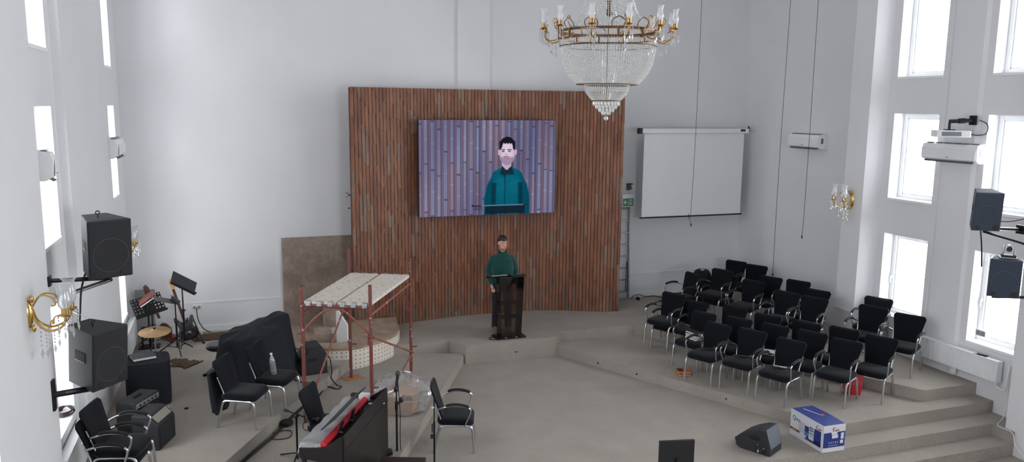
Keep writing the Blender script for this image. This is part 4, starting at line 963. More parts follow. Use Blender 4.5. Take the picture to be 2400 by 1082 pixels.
# ------------------------------------------------------------------ loudspeakers
def speaker(label,loc,rot,w_,h,d,cab,gr,eye=True,grp='wall mounted loudspeakers'):
    r=thing('loudspeaker',label,'loudspeaker',loc,rot=rot,group=grp)
    mb=MB(); mb.prism([(-w_/2,0),(w_/2,0),(w_*0.30,d),(-w_*0.30,d)],0,h); obj('cabinet',mb,cab,r,smooth=0,bevel=0.012)
    mb=MB(); mb.box2((-w_/2+0.012,-0.008,0.012),(w_/2-0.012,0.01,h-0.012)); g_=obj('grille',mb,gr,r,bevel=0.006)
    mb=MB(); R=w_*0.40; mb.tube([(R*math.cos(2*PI*i/40),-0.009,h*0.40+R*math.sin(2*PI*i/40)) for i in range(40)],0.0022,6,closed=True); obj('woofer_ring',mb,GREYLN,g_)
    mb=MB(); mb.lathe([(0,0),(w_*0.11,0),(w_*0.11,0.003),(0,0.003)],20,(w_*0.31,-0.0075,h*0.10),Matrix.Rotation(PI/2,3,'X')); obj('bass_port',mb,BLKPL,g_)
    mb=MB(); mb.lathe([(0,0),(w_*0.08,0),(w_*0.08,0.003),(0,0.003)],20,(-w_*0.31,-0.0075,h*0.09),Matrix.Rotation(PI/2,3,'X')); obj('bass_port',mb,BLKPL,g_)
    for s in (-1,1):
        a=math.atan2(w_*0.20,d); mb=MB(); c=Vector((s*(w_/2-w_*0.20*0.5),d*0.5,h*0.55)); Rm=rotz(s*a*1.0)
        mb.box(c,(0.008,d*0.42,h*0.15),rot=Rm); obj('handle_recess',mb,RUBBER,r,bevel=0.003)
        mb=MB(); mb.box(c-Vector((0,0,h*0.09)),(0.012,d*0.40,h*0.025),rot=Rm); obj('handle_bar',mb,GREYLN,r,bevel=0.003)
    if eye:
        mb=MB(); mb.cyl((-w_*0.10,d*0.45,h),(-w_*0.10,d*0.45,h+0.035),0.007,8); mb.tube([(-w_*0.10+0.018*math.cos(2*PI*i/16),d*0.45,h+0.050+0.018*math.sin(2*PI*i/16)) for i in range(16)],0.006,6,closed=True); obj('eye_bolt',mb,BLKMT,r)
    return r
c=at(257,583,Y=8.75)
speaker('black loudspeaker upper of the two on the left wall above the gilt lamp',(c.x,c.y,c.z-0.30),(math.radians(4),0,math.radians(28)),0.43,0.60,0.40,CAB,GRILLE)
U=c
c=at(255,835,Y=8.45)
speaker('black loudspeaker lower of the two on the left wall beside the gilt lamp',(c.x,c.y,c.z-0.31),(math.radians(5),0,math.radians(50)),0.43,0.60,0.42,CAB,GRILLE)
Lw=c
def bracket(label,plate_c,pts_list,pl=(0.02,0.10,0.16),r=0.022):
    t=thing('speaker_bracket',label,'bracket',plate_c,group='steel speaker brackets')
    o_=Vector(plate_c); mb=MB(); mb.box((0,0,0),pl); obj('wall_plate',mb,BLKMT,t,bevel=0.004)
    for pts in pts_list:
        mb=MB(); mb.tube([Vector(p)-o_ for p in pts],r,8); obj('arm',mb,BLKMT,t)
    return t
wpu=at(115,658,X=-1.695); 
bracket('black steel bracket holding the upper left loudspeaker',(-1.69,wpu.y,wpu.z),[[(-1.69,wpu.y,wpu.z),(U.x-0.05,U.y+0.16,U.z-0.33)]],(0.02,0.10,0.10))
a1=at(155,688,X=-1.69)
bracket('slanting black steel arm under the upper left loudspeaker',(-1.69,a1.y+0.05,a1.z-0.02),[[(-1.69,a1.y+0.05,a1.z-0.02),(U.x-0.02,U.y+0.10,U.z-0.335)]],(0.02,0.06,0.10))
wpl=at(126,925,X=-1.69)
bracket('black wall bracket with a square plate holding the lower left loudspeaker',(-1.69,wpl.y,wpl.z),[[(-1.69,wpl.y,wpl.z),(-1.60,wpl.y+0.03,wpl.z)],[(-1.62,wpl.y+0.02,wpl.z),(Lw.x-0.08,Lw.y+0.10,Lw.z-0.335)]],(0.025,0.09,0.30),0.030)
p=at(203,743,Y=Lw.y+0.16); q=at(152,720,X=-1.66)
w=MB(); w.cyl(q,q.lerp(p,0.25),0.003,6); w.cyl(q.lerp(p,0.25),q.lerp(p,0.66),0.009,8); w.cyl(q.lerp(p,0.66),p,0.003,6)
tag(obj('turnbuckle',w,ALUD),'silver turnbuckle wire running from the wall to the lower left loudspeaker','wire')
def cord(name,label,pts,r=0.008,m=None,k=6):
    w=MB(); w.tube(smoothpts(pts,k),r,6); return tag(obj(name,w,m or CABLE),label,'cable')
cord('speaker_cable','black cable dangling from the upper left loudspeaker',[(U.x-0.14,U.y+0.25,U.z-0.12),(U.x-0.24,U.y+0.2,U.z-0.22),(U.x-0.30,U.y+0.12,U.z-0.42),(U.x-0.33,U.y+0.1,U.z-0.7),(U.x-0.36,U.y+0.1,U.z-0.95)],0.010)
c=at(2314,496,Y=7.5)
speaker('slate grey loudspeaker upper of the two on the right wall',(c.x,c.y,c.z-0.255),(math.radians(6),0,math.radians(-33)),0.345,0.51,0.30,CABR,GRILLER,False)
UR=c
c=at(2355,653,Y=7.25)
lowr=speaker('slate grey loudspeaker lower of the two on the right wall with a camera on top',(c.x,c.y,c.z-0.25),(math.radians(1),0,math.radians(-47)),0.37,0.50,0.30,CABR,GRILLER,False)
LR=c
wp=at(2390,537,X=10.12)
bracket('steel arm from the right wall to the upper right loudspeaker',(10.11,wp.y-0.02,wp.z),[[(10.11,wp.y-0.02,wp.z),(UR.x+0.12,UR.y+0.10,UR.z-0.235)]],(0.03,0.12,0.12))
bracket('steel strut sloping under the upper right loudspeaker',(10.10,7.0,UR.z-0.56),[[(10.10,7.0,UR.z-0.56),(UR.x+0.02,UR.y+0.05,UR.z-0.265)]],(0.03,0.10,0.12),0.017)
bracket('steel shelf arm under the lower right loudspeaker',(10.11,LR.y-0.15,LR.z-0.275),[[(10.11,LR.y-0.15,LR.z-0.275),(LR.x+0.0,LR.y+0.15,LR.z-0.272)]],(0.03,0.14,0.10),0.020)
cord('speaker_cable','black cable curving from the upper right loudspeaker to the wall',[(UR.x+0.14,UR.y+0.12,UR.z-0.10),(UR.x+0.35,UR.y-0.02,UR.z-0.14),(UR.x+0.6,UR.y-0.2,UR.z-0.05),(10.10,7.05,UR.z+0.1)],0.007)
cord('speaker_cable','black cable hanging between the two right wall loudspeakers',[(UR.x+0.06,UR.y+0.12,UR.z-0.26),(UR.x+0.09,UR.y+0.10,UR.z-0.5),(UR.x+0.10,UR.y+0.08,UR.z-0.75)],0.009)
# pan tilt camera
ptz=thing('conference_camera','silver pan tilt camera standing on the lower right loudspeaker','camera',(LR.x+0.12,LR.y+0.08,LR.z+0.257),math.radians(-47))
SIL=mat('satin_silver',srgb(196,198,202),0.35,0.5)
mb=MB(); mb.box((0,0,0.022),(0.17,0.15,0.035)); obj('base',mb,BLKPL,ptz,bevel=0.012)
mb=MB(); mb.box((0,0,0.006),(0.20,0.17,0.012)); obj('mounting_plate',mb,SIL,ptz,bevel=0.004)
for s in (-1,1):
    mb=MB(); mb.box((s*0.062,0,0.10),(0.022,0.06,0.12)); obj('yoke',mb,SIL,ptz,bevel=0.01)
mb=MB(); mb.lathe([(0,-0.055),(0.043,-0.055),(0.047,-0.03),(0.047,0.05),(0.03,0.062),(0,0.062)],18,(0,0,0.125),Matrix.Rotation(PI/2,3,'X')); hd=obj('camera_head',mb,SIL,ptz)
mb=MB(); mb.lathe([(0,0.0),(0.03,0.0),(0.034,0.012),(0,0.012)],16,(0,-0.062,0.125),Matrix.Rotation(PI/2,3,'X')); obj('lens',mb,BLKPL,hd)
# projector on its wall arm
pc=at(2228,313,Y=8.95)
pj=thing('projector','white projector hanging from a black wall arm above the air conditioner','projector',(pc.x,pc.y,pc.z),math.radians(-35))
mb=MB(); mb.box((0,0,0),(0.46,0.36,0.10)); bd=obj('housing',mb,WHITEP,pj,bevel=0.012)
mb=MB()
mb.box((-0.03,-0.182,0.0),(0.26,0.006,0.062)); obj('vent_grille',mb,mat('vent_grey',srgb(120,124,132),0.5),bd,smooth=0)
mb=MB(); mb.box((0.232,-0.05,0.01),(0.004,0.10,0.03)); mb.box((0.232,0.05,-0.02),(0.004,0.06,0.02)); obj('connector_panel',mb,BLKPL,bd)
mb=MB(); mb.cyl((-0.02,0.02,0.05),(-0.02,0.02,0.17),0.02,10); mb.box((-0.02,0.02,0.058),(0.14,0.10,0.012)); obj('ceiling_plate',mb,BLKMT,pj)
pm=thing('projector_mount','black jointed wall arm carrying the white projector','bracket',(10.435,pc.y-0.10,pc.z+0.20))
a=Vector((pc.x-0.01,pc.y+0.03,pc.z+0.18)); o_=Vector(pm.location)
mb=MB(); mb.box((-0.012,0,0),(0.024,0.12,0.14)); obj('wall_plate',mb,BLKMT,pm,bevel=0.004)
mb=MB(); mb.tube([Vector((0,0,0)),(a-o_)*0.35,(a-o_)*0.36,(a-o_)*0.62,(a-o_)*0.63,(a-o_)],[0.03,0.03,0.04,0.04,0.03,0.03],10); obj('arm',mb,BLKMT,pm)
cord('projector_cable','black cable looping from the projector to the wall',[(pc.x+0.2,pc.y-0.12,pc.z),(pc.x+0.36,pc.y-0.16,pc.z-0.02),(10.40,pc.y-0.36,pc.z+0.02),(10.44,pc.y-0.33,pc.z+0.14),(10.46,pc.y-0.18,pc.z+0.2)],0.007)
# ------------------------------------------------------------------ wedge monitor by the pool
def wedge(name,label,prof,ln,loc,rz,mb_m,gr_edge,grm):
    """side profile (x,z) extruded along local y"""
    r=thing(name,label,'stage monitor',loc,rz,'stage wedge monitors')
    mb=MB(); mb.loft([[(x,-ln/2,z) for x,z in prof],[(x,ln/2,z) for x,z in prof]]); obj('cabinet',mb,mb_m,r,smooth=0,bevel=0.012)
    a=Vector((prof[gr_edge][0],0,prof[gr_edge][1])); b=Vector((prof[gr_edge+1][0],0,prof[gr_edge+1][1])); d=(b-a); n=Vector((d.z,0,-d.x)).normalized()
    c=(a+b)/2; 
    if n.dot(c-Vector((sum(p[0] for p in prof)/len(prof),0,sum(p[1] for p in prof)/len(prof))))<0: n=-n
    mb=MB(); q=d*0.46; y=Vector((0,ln/2-0.02,0)); vs=[c-q-y,c+q-y,c+q+y,c-q+y]
    mb.add([v+n*0.001 for v in vs]+[v+n*0.010 for v in vs],[(0,1,2,3),(7,6,5,4),(0,4,5,1),(1,5,6,2),(2,6,7,3),(3,7,4,0)]); obj('grille',mb,grm,r,smooth=0)
    return r
c=(at(703,880,Z=L2)+at(765,877,Z=L2))/2
wd1=wedge('wedge_monitor','black wedge monitor on the upper left tier in front of the curved pool',[(-0.21,0),(0.19,0),(0.19,0.30),(0.13,0.41),(-0.07,0.40),(-0.19,0.24),(-0.21,0.14)],0.44,(c.x,c.y+0.22,L2),math.radians(8),CAB,3,GRILLE)
mb=MB(); mb.box((-0.03,-0.222,0.24),(0.14,0.01,0.045)); obj('side_handle',mb,RUBBER,wd1,bevel=0.004)
mb=MB(); mb.cyl((0.19,-0.1,0.2),(0.21,-0.1,0.2),0.02,8); obj('cable_socket',mb,GREYLN,wd1)
z=L2+0.008
A=[at(a,b,Z=L2+0.01) for a,b in ((764,855),(778,872),(781,893),(770,896))]
cord('monitor_cable','black cable coiled from the wedge monitor onto the lower tier',[A[0]+Vector((0,0,0.18)),A[0]+Vector((0.06,0,0.1)),A[1]+Vector((0,0,0.02)),at(776,885,Z=L2+0.01),at(790,902,Z=L1+0.01),at(800,905,Z=L1+0.01),at(791,911,Z=L1+0.01),at(765,906,Z=L1+0.012),at(749,925,Z=L1+0.012),at(735,934,Z=L1+0.012),at(700,960,Z=L1+0.012)],0.009)
cord('monitor_cable','black cable lying along the carpet step below the wedge monitor',[at(690,889,Z=L2+0.01),at(712,896,Z=L2+0.01),at(741,897,Z=L2+0.01),at(752,915,Z=L1+0.01),at(748,928,Z=L1+0.01)],0.008)
cord('stage_cable_run','thick black cable bundle lying at the foot of the left step',[at(735,934,Z=L1+0.02),at(700,962,Z=L1+0.02),at(672,990,Z=L1+0.02),at(640,1022,Z=L1+0.02),at(600,1055,Z=L1+0.02),at(560,1090,Z=L1+0.02)],0.018)
cord('looped_cable','thin reddish cable looped on the carpet below the left step',[at(640,1015,Z=L1+0.01),at(665,1008,Z=L1+0.01),at(683,1010,Z=L1+0.01),at(678,1024,Z=L1+0.01),at(650,1029,Z=L1+0.01),at(634,1026,Z=L1+0.01)],0.007,mat('red_brown_cable',srgb(70,40,38),0.5))
w=MB(); p=at(672,990,Z=L1+0.05); w.ell((p.x,p.y,p.z),(0.09,0.07,0.05),12,8); tag(obj('plug_block',w,RUBBER),'black plug block lying on the cable bundle by the left step','plug')

# ------------------------------------------------------------------ draped drum kit
dk=Vector((0.20,11.86,L2))
random.seed(5)
def drape():
    mb=MB(); NA,NT=96,22; rings=[]
    ax,ay=0.58,0.50
    tops=[(-0.36,-0.02,0.74),(-0.05,0.05,0.80),(0.42,0.10,1.05),(0.54,-0.02,1.08),(0.10,-0.12,0.82),(-0.30,0.15,0.78)]
    for k in range(NT+1):
        t=k/NT; ring=[]
        for i in range(NA):
            a=2*PI*i/NA; c,s=math.cos(a),math.sin(a)
            sup=0.0
            if t<0.42:                           # draped top
                r=(t/0.42)**0.9
                x=ax*0.86*r*c+0.02; y=ay*0.86*r*s+0.03
                zz=sum(h/((x-px)**2+(y-py)**2+0.02)**1.2 for px,py,h in tops)/sum(1/((x-px)**2+(y-py)**2+0.02)**1.2 for px,py,h in tops)
                z=zz-0.06*r*r-0.03*abs(math.sin(a*4.0+1.0))*r
            else:
                q=(t-0.42)/0.58
                x0=ax*0.86*c+0.02; y0=ay*0.86*s+0.03
                zz=sum(h/((x0-px)**2+(y0-py)**2+0.02)**1.2 for px,py,h in tops)/sum(1/((x0-px)**2+(y0-py)**2+0.02)**1.2 for px,py,h in tops)-0.06-0.03*abs(math.sin(a*4.0+1.0))
                fold=0.05*q*(math.sin(a*9+1.3)+0.6*math.sin(a*14+0.4)+0.35*math.sin(a*23))
                r=0.86+0.16*q+fold*(0.5+0.5*q)
                x=ax*r*c+0.02; y=ay*r*s+0.03
                zh=0.05+0.12*max(0,math.cos(a+0.2))+0.05*math.sin(a*5)
                z=zz*(1-q)+max(zh,0.02)*q
            ring.append((x,y,z))
        rings.append(ring)
    mb.loft(rings,cap=False)
    return mb
dr=thing('draped_drum_kit','drum kit hidden under a large black dust cloth on the left tier','drum kit',dk,math.radians(8))
o=obj('dust_cloth',drape(),CLOTH,dr,smooth=80,subsurf=1)
mb=MB(); mb.lathe([(0,0.02),(0.30,0.02),(0.30,0.48),(0,0.48)],24,(0.02,-0.02,0.02)); obj('bass_drum',mb,BLKPL,dr)
mb=MB(); mb.tube([(-0.42,-0.05,0.02),(-0.42,-0.05,0.55)],0.015,8); mb.tube([(-0.42,-0.05,0.2),(-0.60,-0.18,0.015)],0.012,8); obj('stand_leg',mb,BLKMT,dr)
st=thing('drum_stool','round black drum stool partly behind the draped drums','stool',(at(512,808,Z=L2+0.5).x,at(512,808,Z=L2+0.5).y,L2))
mb=MB(); mb.lathe([(0,0.44),(0.15,0.44),(0.175,0.46),(0.175,0.50),(0.15,0.525),(0,0.53)],24); obj('cushion',mb,mat('black_vinyl',srgb(24,24,28),0.35),st)
mb=MB(); mb.cyl((0,0,0.12),(0,0,0.44),0.02,10); obj('post',mb,BLKMT,st)
for k in range(3):
    a=2*PI*k/3+0.5; mb=MB(); mb.tube([(0,0,0.26),(0.26*math.cos(a),0.26*math.sin(a),0.012)],0.011,8); lg=obj('leg',mb,ALUD,st); mb=MB(); mb.ell((0.26*math.cos(a),0.26*math.sin(a),0.016),(0.025,0.025,0.016),8,6); obj('rubber_foot',mb,RUBBER,lg)
a=at(485,880,Z=L2); b=at(503,866,Z=L2)
ft=thing('stand_foot','black rubber tipped stand leg sticking out on the carpet left of the drums','stand',(a.x,a.y,L2))
mb=MB(); mb.tube([(0.0,0.0,0.02),(0.28,0.14,0.06),(0.42,0.22,0.13)],0.009,8); mb.box((0.42,0.22,0.065),(0.02,0.02,0.13)); obj('tube',mb,ALUD,ft)
mb=MB(); mb.tube([(-0.05,-0.025,0.018),(0.03,0.015,0.024)],[0.016,0.02],8); obj('rubber_tip',mb,RUBBER,ft)
# bottle on the second chair
cb=c_bottle.location
bt=thing('water_bottle','clear water bottle standing on the chair before the draped drums','bottle',(cb.x+0.00,cb.y-0.04,L2+0.460),rot=(0,math.radians(-6),0))
mb=MB(); mb.lathe([(0,0.002),(0.036,0.002),(0.038,0.02),(0.038,0.17),(0.034,0.21),(0.022,0.245),(0.014,0.26),(0.014,0.28)],20,cap=False); obj('bottle_body',mb,clear('bottle_plastic',(0.86,0.89,0.9,1),0.22,0.04,(0.7,0.74,0.78,1),0.18),bt)
mb=MB(); mb.lathe([(0,0.002),(0.0365,0.002),(0.0365,0.05),(0,0.05)],20); obj('water',mb,clear('water_clear',(0.75,0.78,0.8,1),0.2,0.03,(0.8,0.84,0.86,1),0.12),bt)
mb=MB(); mb.lathe([(0,0.278),(0.017,0.278),(0.017,0.298),(0,0.298)],14); obj('cap',mb,WHITEP,bt)
mb=MB(); mb.lathe([(0.0385,0.09),(0.0387,0.09),(0.0387,0.15),(0.0385,0.15)],20,cap=False); obj('sleeve',mb,clear('bottle_sleeve',(0.6,0.62,0.64,1),0.1,0.2,(0.5,0.52,0.55,1),0.3),bt)
# jacket over the first armless chair
w=MB(); rr=[]
for k in range(7):
    v=k/6; rr.append([(0.16*(1+0.12*v)*math.cos(2*PI*i/28)*(1+0.05*math.sin(i*2.1+k)),0.045*(1+0.5*v)*math.sin(2*PI*i/28)*(1+0.2*math.sin(i*1.3)),0.66-0.52*v-0.03*math.sin(i*0.9)*v) for i in range(28)])
w.loft(rr)
jk=tag(obj('draped_jacket',w,CLOTH,loc=(plain.location.x-0.27,plain.location.y+0.19,L2),rz=math.radians(64),smooth=80,rot=(math.radians(-8),0,math.radians(64))),'black jacket hanging behind the armless chair nearest the camera','jacket')
# black cloth-covered case with a binder
q=at(347,955,Z=L2); 
bx=thing('covered_case','large black cloth covered case with rounded corners beside the wall speakers','case',(q.x,q.y+0.30,L2),math.radians(4))
mb=MB()
mb.loft([[(x*k,y*k,z) for x,y in rrect(0.28,0.28,0.10,5)] for z,k in ((0.0,0.98),(0.06,1.0),(0.52,1.0),(0.565,0.985),(0.60,0.95))]); obj('case_cover',mb,CLOTH,bx,smooth=50)
mb=MB(); mb.box((0.0,-0.283,0.30),(0.10,0.012,0.02)); obj('strap_handle',mb,RUBBER,bx,bevel=0.004)
w=thing('ring_binder','black ring binder with white pages lying on the covered case','binder',(q.x-0.06,q.y+0.33,L2+0.602),math.radians(18))
mb=MB(); mb.box2((-0.15,-0.13,0),(0.15,0.13,0.004)); mb.box2((-0.15,-0.13,0.036),(0.15,0.13,0.04)); mb.box2((-0.15,0.126,0),(0.15,0.13,0.04)); obj('cover',mb,BLKPL,w,smooth=0)
mb=MB(); mb.box2((-0.143,-0.125,0.005),(0.143,0.124,0.034)); obj('pages',mb,PAPER,w,smooth=0)
for k,(dx,l,an) in enumerate(((0.25,0.42,1.0),(0.28,0.40,1.25))):
    w=MB(); p=at(376+k*6,945-k*6,Z=L2+0.02); w.cyl((p.x,p.y,L2+0.01),(p.x+0.16*math.cos(an)+0.03,p.y+0.12,L2+0.36),0.007,8); w.ell((p.x+0.16*math.cos(an)+0.03,p.y+0.12,L2+0.37),(0.010,0.010,0.016),8,6)
    tag(obj('drumstick',w,mat('pale_wood%d'%k,srgb(176,158,134),0.6)),('pale drumstick leaning on the covered case' if k==0 else 'second pale drumstick leaning on the covered case corner'),'drumstick')
cord('white_cable','thin white cable lying on the carpet before the covered case',[at(322,958,Z=L2+0.008),at(340,961,Z=L2+0.008),at(370,960,Z=L2+0.008),at(397,952,Z=L2+0.008)],0.006,PAPER)
w=MB(); p=at(437,958,Z=L2); w.ell((p.x,p.y,L2+0.012),(0.03,0.02,0.012),10,6); tag(obj('dropped_cap',w,RUBBER),'small black cap dropped on the open carpet left of the chairs','cap')
# guitar amplifiers behind the stacked chairs
am=thing('guitar_amplifier','black guitar amplifier with grey top standing by the left wall behind stacked chairs','amplifier',(-1.22,10.30,L2),math.radians(62))
mb=MB(); mb.box((0,0,0.24),(0.50,0.26,0.48)); obj('cabinet',mb,CAB,am,bevel=0.015)
mb=MB(); mb.box((0,-0.133,0.20),(0.46,0.008,0.36)); obj('grille',mb,GRILLE,am)
mb=MB(); mb.box((0,-0.133,0.43),(0.46,0.008,0.06)); pn=obj('control_panel',mb,mat('grey_panel',srgb(120,122,126),0.5),am)
for k in range(5):
    mb=MB(); mb.lathe([(0,0),(0.012,0),(0.011,0.015),(0,0.015)],10,(-0.16+0.08*k,-0.137,0.43),Matrix.Rotation(PI/2,3,'X')); obj('knob',mb,BLKPL,pn)
mb=MB(); mb.box((0,0,0.49),(0.14,0.03,0.02)); obj('carry_handle',mb,RUBBER,am,bevel=0.006)
am2=thing('keyboard_amplifier','low black amplifier with sloping top in front of the larger amplifier','amplifier',(-1.02,9.92,L2),math.radians(70))
mb=MB(); mb.loft([[(x,y,z) for y,z in ((-0.16,0),(0.16,0),(0.16,0.42),(-0.04,0.42),(-0.16,0.30))] for x in (-0.22,0.22)]); obj('cabinet',mb,CAB,am2,smooth=0,bevel=0.012)
mb=MB(); mb.box((0,-0.163,0.15),(0.40,0.008,0.26)); obj('grille',mb,GRILLE,am2)
mb=MB(); mb.box((0,-0.105,0.365),(0.36,0.10,0.006),rot=(0.785,0,0)); obj('control_panel',mb,mat('beige_panel',srgb(140,136,126),0.5),am2)
w=thing('white_pedal','small white and black effects pedal on the floor beside the amplifiers','pedal',(at(318,972,Z=L2).x,at(318,972,Z=L2).y,L2),0.5)
mb=MB(); mb.box((0,0,0.03),(0.09,0.14,0.05)); obj('housing',mb,PAPER,w,bevel=0.006)
mb=MB(); mb.box((0,-0.03,0.058),(0.07,0.06,0.01)); obj('switch_plate',mb,BLKPL,w)
fs=thing('guitar_floor_stand','folded black guitar floor stand lying near the stacked chairs','stand',(at(352,1038,Z=L2).x,at(352,1038,Z=L2).y,L2),0.35)
mb=MB(); mb.tube(smoothpts([(-0.12,0.10,0.012),(0.10,0.10,0.012),(0.16,0.10,0.05),(0.16,0.10,0.09)],3),0.010,8); mb.tube(smoothpts([(-0.14,-0.02,0.012),(0.05,-0.02,0.012),(0.11,-0.02,0.03),(0.115,-0.02,0.075)],3),0.010,8); mb.tube([(-0.05,-0.12,0.012),(-0.05,0.14,0.03)],0.011,8); obj('frame',mb,BLKMT,fs)
mb=MB(); mb.tube([(0.0,-0.14,0.02),(0.10,-0.14,0.02)],0.018,8); obj('foam_foot',mb,RUBBER,fs)
w=MB()
for k in range(4): w.tube([(0.10*(1-0.05*k)*math.cos(2*PI*i/28)*(1.05 if k%2 else 0.92),0.13*(1-0.04*k)*math.sin(2*PI*i/28),0.010+0.013*k) for i in range(28)],0.008,6,closed=True)
p=at(152,964,X=-1.88); tag(obj('cable_coil',w,mat('maroon_cable',srgb(52,30,42),0.5),loc=(-1.885,p.y,0.955)),'dark coil of cable resting on the near left windowsill','cable')

# ------------------------------------------------------------------ cymbal, music stands, guitars in the far left corner
cy=at(362,772,Z=L2+0.62)
cs=thing('cymbal_stand','brass cymbal on a chrome stand near the far left radiator','cymbal',(cy.x,cy.y,L2))
mb=MB(); mb.lathe([(0.0,0.035),(0.025,0.033),(0.05,0.012),(0.10,0.004),(0.232,-0.016),(0.232,-0.018),(0.10,0.002),(0.0,0.03)],40,(0,0,0.60),Matrix.Rotation(math.radians(7),3,'X')); cyb=obj('cymbal',mb,mat('bronze_cymbal',srgb(206,170,122),0.38,0.75),cs,smooth=80)
mb=MB(); mb.lathe([(0,0.62),(0.022,0.62),(0.018,0.65),(0.006,0.66),(0,0.66)],12); obj('felt_washer',mb,RUBBER,cs)
mb=MB(); mb.cyl((0,0,0.1),(0,0,0.68),0.010,8); obj('pole',mb,ALU,cs)
for k in range(3):
    a=2*PI*k/3+0.3; mb=MB(); mb.tube([(0,0,0.30),(0.22*math.cos(a),0.22*math.sin(a),0.012)],0.009,8); obj('leg',mb,ALUD,cs)
def tripod(label,loc,rz,h,grp='black music stands'):
    r=thing('music_stand',label,'music stand',loc,rz,grp)
    mb=MB(); mb.cyl((0,0,0.10),(0,0,h*0.62),0.016,10); mb.cyl((0,0,h*0.55),(0,0,h),0.011,10); obj('pole',mb,BLKMT,r)
    mb=MB(); mb.cyl((0,0,h*0.58),(0,0,h*0.63),0.022,10); mb.cyl((0.01,0,h*0.605),(0.045,0,h*0.605),0.008,8); obj('clamp_knob',mb,BLKPL,r)
    for k in range(3):
        a=2*PI*k/3+0.25; mb=MB(); mb.tube([(0.02*math.cos(a),0.02*math.sin(a),0.22),(0.30*math.cos(a),0.30*math.sin(a),0.015)],0.010,8); mb.tube([(0.0,0.0,0.09),(0.16*math.cos(a),0.16*math.sin(a),0.115)],0.007,6); obj('leg',mb,BLKMT,r)
    return r
def desk(r,h,tilt,w_=0.48,hh=0.34,holes=False,yaw=0.0,roll=0.0,m=None):
    T=rotz(yaw)@Matrix.Rotation(roll,3,'Y')@Matrix.Rotation(tilt,3,'X'); c=Vector((0,0,h))
    mb=MB()
    if holes:
        nx,nz=9,6; import itertools
        # plate perforated with round holes: each cell is a square ring around an octagon
        for i,k in itertools.product(range(nx),range(nz)):
            x0=-w_/2+w_*i/nx; z0=hh*k/nz; cx,cz=x0+w_/nx/2,z0+hh/nz/2; R=min(w_/nx,hh/nz)*0.27
            hole=not(3<=i<=5 and k<3 or k==0)
            sq=[(x0,z0),(cx,z0),(x0+w_/nx,z0),(x0+w_/nx,cz),(x0+w_/nx,z0+hh/nz),(cx,z0+hh/nz),(x0,z0+hh/nz),(x0,cz)]
            if not hole:
                mb.add([c+T@Vector((p[0],0,p[1])) for p in sq],[tuple(range(8))]); continue
            oc=[(cx+R*math.cos(-3*PI/4+PI/4*j),cz+R*math.sin(-3*PI/4+PI/4*j)) for j in range(8)]
            mb.add([c+T@Vector((p[0],0,p[1])) for p in sq+oc],[(j,(j+1)%8,8+(j+1)%8,8+j) for j in range(8)])
    else:
        q=MB(); q.box((0,0,hh/2),(w_,0.006,hh)); mb.add([c+T@v for v in q.v],q.f)
    d=obj('desk',mb,m or BLKMT,r,smooth=0)
    q=MB(); q.box((0,-0.03,0.0),(w_*1.02,0.065,0.006)); q.box((0,-0.062,0.012),(w_*1.02,0.005,0.028)); e=MB(); e.add([c+T@v for v in q.v],q.f); obj('lip',e,m or BLKMT,d,smooth=0)
p=at(366,826,Z=L2)
ms=tripod('black music stand with a perforated desk beside the cymbal',(p.x-0.06,p.y+0.35,L2),0.2,0.62); desk(ms,0.56,math.radians(-28),0.50,0.34,True,yaw=math.radians(14),roll=math.radians(-9))
p=at(417,826,Z=L2)
ms=tripod('black music stand with its desk seen edge on before the electric guitar',(p.x,p.y,L2),0.5,0.86); desk(ms,0.86,math.radians(-72),0.46,0.34,False,yaw=math.radians(80),roll=math.radians(0))
p=at(434,806,Z=L2)
ms=tripod('black music stand with a solid dark desk behind the electric guitar',(p.x,p.y,L2),0.1,0.98); desk(ms,0.96,math.radians(-38),0.46,0.26,False,yaw=math.radians(16),roll=math.radians(34),m=mat('grey_black_desk',srgb(46,48,54),0.45))
# electric guitar on its stand
p=at(448,803,Z=L2)
eg=thing('electric_guitar','black electric guitar with a pale headstock on a floor stand','guitar',(p.x,p.y,L2+0.06),rot=(math.radians(-14),math.radians(-14),math.radians(10)))
out=[(0.0,0.0),(0.08,0.005),(0.14,0.04),(0.165,0.10),(0.15,0.17),(0.115,0.215),(0.12,0.27),(0.16,0.34),(0.155,0.40),(0.12,0.405),(0.075,0.34),(0.03,0.315),(-0.03,0.32),(-0.075,0.36),(-0.115,0.44),(-0.15,0.43),(-0.155,0.36),(-0.12,0.28),(-0.115,0.22),(-0.15,0.17),(-0.165,0.10),(-0.14,0.04),(-0.08,0.005)]
mb=MB(); mb.loft([[(x,y,z) for x,z in out] for y in (-0.02,0.022)]); obj('guitar_body',mb,mat('gloss_black',srgb(18,18,22),0.2,coat=0.5),eg,bevel=0.008,smooth=30)
mb=MB(); mb.loft([[(x*0.72+0.0,y,0.03+z*0.72) for x,z in out] for y in (-0.0235,-0.021)]); obj('pickguard',mb,mat('white_edge_guard',srgb(38,38,42),0.3),eg,smooth=0)
mb=MB(); mb.box((0,-0.026,0.13),(0.08,0.012,0.03)); obj('bridge',mb,ALU,eg,bevel=0.003)
for z in (0.19,0.24,0.29):
    mb=MB(); mb.box((0,-0.025,z),(0.07,0.008,0.016)); obj('pickup',mb,BLKPL,eg)
mb=MB(); mb.box((0,-0.026,0.60),(0.046,0.024,0.62),taper=None); nk=obj('neck',mb,mat('rosewood',srgb(92,52,36),0.5,noise=(20,0.2)),eg,bevel=0.004)
mb=MB(); mb.loft([[(x,y,z) for x,z in ((-0.023,0.90),(0.023,0.90),(0.045,0.96),(0.04,1.03),(0.015,1.09),(-0.02,1.10),(-0.035,1.04),(-0.03,0.95))] for y in (-0.032,-0.016)]); hs=obj('headstock',mb,mat('maple',srgb(206,164,112),0.45),eg,smooth=0,bevel=0.003)
